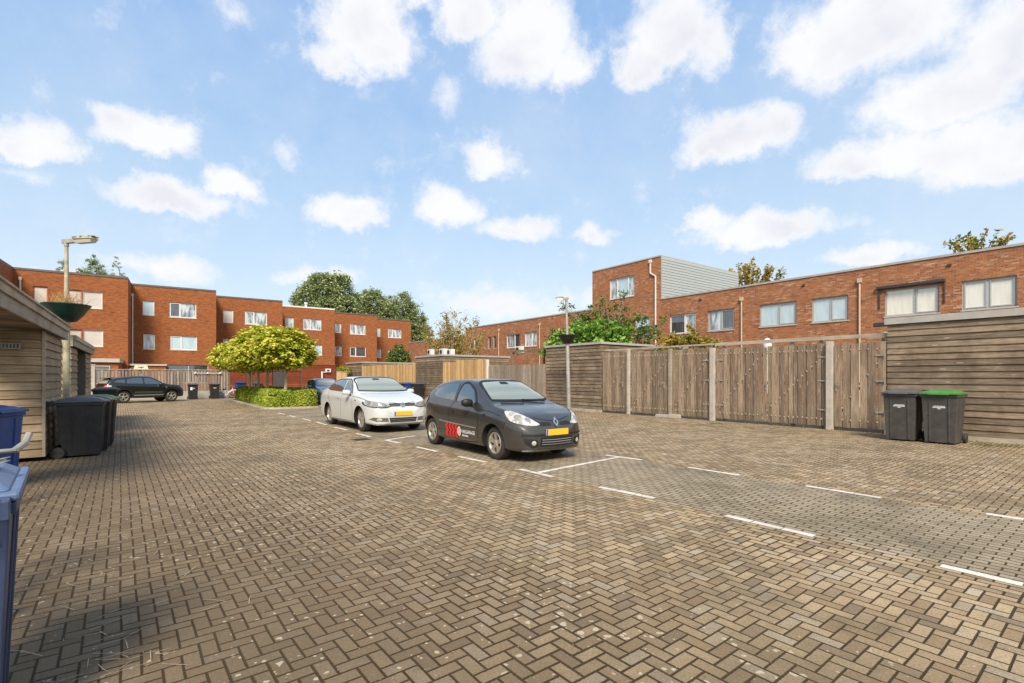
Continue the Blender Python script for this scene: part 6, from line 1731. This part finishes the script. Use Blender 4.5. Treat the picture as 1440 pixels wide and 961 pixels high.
# sprayed tree tops behind the right terrace
def spray_tree(px, Y, ybase, ytop, spanpx, lab_, seed, n, mat, dens, leaf, fan=.55):
    x = (px - CX) / FPX * Y; r = root('feathery_tree', (x, Y, 0), 0, lab_, 'tree', 'tree tops behind the right terrace')
    q = random.Random(seed); zb, zt_ = zat(ybase, Y), zat(ytop, Y); sp = spanpx / FPX * Y
    mb = MB(); mb.tube([(0, 0, 0), (.1, 0, zb * .5), (0, 0, zb)], [.28, .22, .16], 10); cen = []
    for k in range(n):
        u_ = q.uniform(-1, 1); top = Vector((u_ * sp / 2, q.uniform(-.4, .4) * sp, zb + (zt_ - zb) * (1 - .45 * abs(u_) ** 1.5) * q.uniform(.7, 1)))
        s_ = Vector((u_ * sp * .12, 0, zb - 1.0)); m_ = s_.lerp(top, .5) + Vector((u_ * sp * .06, 0, 0))
        mb.tube([(0, 0, zb - 1.4), s_, m_, top], [.07, .05, .03, .008], 5)
        for j in range(dens):
            t_ = q.uniform(.35, 1.02); pt = m_.lerp(top, (t_ - .5) * 2) if t_ > .5 else s_.lerp(m_, t_ * 2)
            cen.append(pt + Vector((q.gauss(0, .11), q.gauss(0, .11), q.gauss(0, .10))))
    mb.build('trunk', M['bark'], r, smooth=True)
    leaves_mesh('crown', [tuple(c) for c in cen], leaf, mat, r, seed, .2, 1.9)
spray_tree(1056, 52, 408, 364, 74, 'upright feathery tree top beside the grey clad storey', 41, 30, L_straw, 46, .21)
spray_tree(1372, 40, 352, 323, 66, 'sparse yellowish tree top over the right end of the terrace roof', 42, 20, L_gold, 22, .20)

# shrubs in the gardens
def at(px, Y): return Vector(((px - CX) / FPX * Y, Y))
p = at(842, 26.8)
tree('garden_shrub', 'bright broad leaved shrub over the shed behind the right street lamp', p, 'shrub', 2.4, .06,
     [((-1.7,0,3.35),(.8,.8,.7)),((-.8,0,3.7),(.9,.9,.85)),((.2,-.1,3.8),(.95,.9,.9)),((1.0,0,3.5),(.8,.8,.8)),((-2.4,0,3.1),(.6,.6,.5))], 170, 22, .16, .16, L_bright, 51, stems=3, up=.4, aspect=1.5, shell=.5)
p = at(852, 29.0)
tree('garden_tree', 'darker garden tree with long loose shoots behind the bright shrub', p, 'tree', 3.2, .10,
     [((0,0,4.4),(1.6,1.2,1.1)),((1.7,0,4.1),(1.2,1,1.0)),((-1.3,0,4.6),(1.1,1,.8)),((2.6,0,3.9),(.8,.8,.8)),((.8,0,5.3),(.5,.4,.5)),((2.2,0,5.0),(.35,.3,.45)),((-.3,0,5.4),(.7,.5,.5)),((-1.9,0,5.3),(.35,.3,.4)),((-2.4,0,5.6),(.3,.25,.35)),((-.1,0,6.1),(.3,.3,.35)),((1.1,0,6.3),(.22,.2,.45)),((1.9,0,4.9),(.4,.4,.5)),((3.3,0,4.6),(.25,.25,.5)),((-3.0,0,3.9),(.5,.5,.5))], 230, 20, .15, .10, L_green, 52, stems=3, up=.3, shell=.3)
p = at(965, 23.5)
tree('golden_shrub', 'golden and green shrub peeking over the plank gates', p, 'shrub', 2.0, .04,
     [((-.95,0,3.05),(.45,.4,.45)),((-.5,0,3.25),(.35,.4,.45)),((.15,0,3.2),(.5,.4,.55)),((.25,0,3.9),(.22,.2,.35)),((.9,0,3.15),(.55,.4,.35)),((1.3,0,3.0),(.3,.3,.3))], 110, 22, .09, .085, L_gold, 53, stems=3, up=.3, shell=.2)
p = at(637, 42)
r = root('sparse_shrub', (p.x, p.y, 0), 0, 'tall sparse shrub with bare pale stems and few yellowish leaves behind the pale fence', 'shrub')
q = random.Random(9); mb = MB(); cen = []
for k in range(46):
    u_ = q.uniform(-1, 1); top = Vector((u_ * 2.7, q.uniform(-1, 1), q.uniform(4.9, 7.6) * (1 - .16 * abs(u_)))); s_ = Vector((u_ * .5, q.uniform(-.2, .2), .0)); m_ = s_.lerp(top, .55) + Vector((u_ * .1, 0, .3))
    mb.tube([s_, m_, top], [.045, .026, .006], 5)
    for j in range(3):
        a = m_.lerp(top, q.uniform(0, .8)); b_ = a + Vector((q.uniform(-.5, .5), q.uniform(-.4, .4), q.uniform(.3, .8))); mb.tube([a, b_], [.012, .004], 4)
        for i in range(26): cen.append(a.lerp(b_, q.uniform(.2, 1.05)) + Vector((q.gauss(0, .09), q.gauss(0, .09), q.gauss(0, .09))))
    for i in range(60):
        t_ = q.uniform(.40, 1) ; cen.append(s_.lerp(top, t_) + Vector((q.gauss(0, .25), q.gauss(0, .25), q.gauss(0, .2))))
mb.build('stem', M['bark_pale'], r, smooth=True)
leaves_mesh('foliage', [tuple(c) for c in cen], .095, L_straw, r, 9, .2, 1.7)
p = at(560, 52)
tree('garden_shrub', 'small dark green shrub behind the farthest timber shed', p, 'shrub', 2.0, .06, [((0,0,3.7),(1.0,.9,.9)),((-.7,0,3.3),(.6,.6,.6)),((.7,0,3.4),(.6,.6,.7)),((.1,0,4.5),(.4,.4,.5))], 200, 22, .13, .13, L_green, 55, stems=2, up=.3)
p = at(481, 47)
tree('garden_shrub', 'small clipped green shrub top above the corner fence panel', p, 'shrub', 1.6, .05, [((0,0,2.15),(.8,.7,.35))], 60, 22, .10, .10, L_hedge, 56, up=.3)

# dry stalks, leaf litter and moss at the edges of the paving
def blades(name, label, spots, mat, seed, ln=(.06, .2), lift=.5, th=.0022):
    q = random.Random(seed); mb = MB()
    for (c, rad, n) in spots:
        for k in range(n):
            a = q.uniform(0, 6.283); rr = rad * math.sqrt(q.random()); p0 = Vector((c[0] + math.cos(a) * rr, c[1] + math.sin(a) * rr, .004))
            l = q.uniform(*ln); a2 = q.uniform(0, 6.283); d = Vector((math.cos(a2), math.sin(a2), lift * q.uniform(0, 1))).normalized()
            m_ = p0 + d * l * .5 + Vector((q.uniform(-.03, .03), q.uniform(-.03, .03), 0)); e_ = m_ + Vector((d.x, d.y, d.z * .3)) * l * .5
            n_ = Vector((-d.y, d.x, 0)).normalized() * th
            mb.add([p0 - n_, p0 + n_, m_ + n_, m_ - n_, e_], [(0, 1, 2, 3), (3, 2, 4)])
    o = mb.build(name, mat, fix=False); o['kind'] = 'stuff'; o['label'] = label; return o
straw = plain('straw', (.42, .34, .20), .8, var=.3, scale=30)
blades('dry_stalks', 'dry grass stalks lying on the paving at the left edge', [((-2.35, 2.75), .30, 16), ((-2.05, 2.5), .30, 14), ((-2.8, 3.6), .5, 12), ((-3.1, 4.6), .6, 12), ((-1.8, 3.0), .5, 4)], straw, 2, (.06, .26), .15, .0020)
grs = plain('weeds', (.10, .14, .03), .8, var=.4, scale=30)
sp_ = []
for t_ in (14.6, 15.2, 16.1, 8.6, 8.9): pass
for (px, py) in ((1002, 596), (1010, 597), (1380, 626), (1395, 627), (1420, 628), (330, 566), (345, 571), (240, 566), (205, 567), (160, 568)):
    g0 = G(px, py); sp_.append(((g0.x, g0.y), .22, 70))
for t_ in np.linspace(-14, 13, 30):
    g0 = L0 - U * float(t_) - V * (.10 + .03 * math.sin(t_ * 7)); sp_.append(((g0.x, g0.y), .16, 16))
blades('weeds', 'small green weeds at the foot of posts sheds and kerbs', sp_, grs, 3, (.04, .13), 2.0, .004)
lf_ = plain('fallen_leaves', (.30, .20, .08), .8, var=.5, scale=30)
q = random.Random(8); mb = MB()
for k in range(900):
    if k < 260: g0 = G(q.uniform(140, 230), q.uniform(596, 650)); s_ = q.uniform(.01, .022)
    elif k < 360: g0 = Hc + V * q.uniform(-.6, 2.6) + U * q.uniform(-.6, 7); s_ = q.uniform(.02, .04)
    else: g0 = Vector((q.uniform(-6, 4), q.uniform(2.4, 9))); s_ = q.uniform(.004, .010)
    a = q.uniform(0, 6.28); c, s2_ = math.cos(a) * s_, math.sin(a) * s_
    mb.add([(g0.x - c, g0.y - s2_, .006), (g0.x + s2_ * .5, g0.y - c * .5, .011), (g0.x + c, g0.y + s2_, .006), (g0.x - s2_ * .5, g0.y + c * .5, .010)], [(0, 1, 2, 3)])
o = mb.build('leaf_litter', lf_, fix=False); o['kind'] = 'stuff'; o['label'] = 'small fallen leaves and crumbs scattered on the paving'
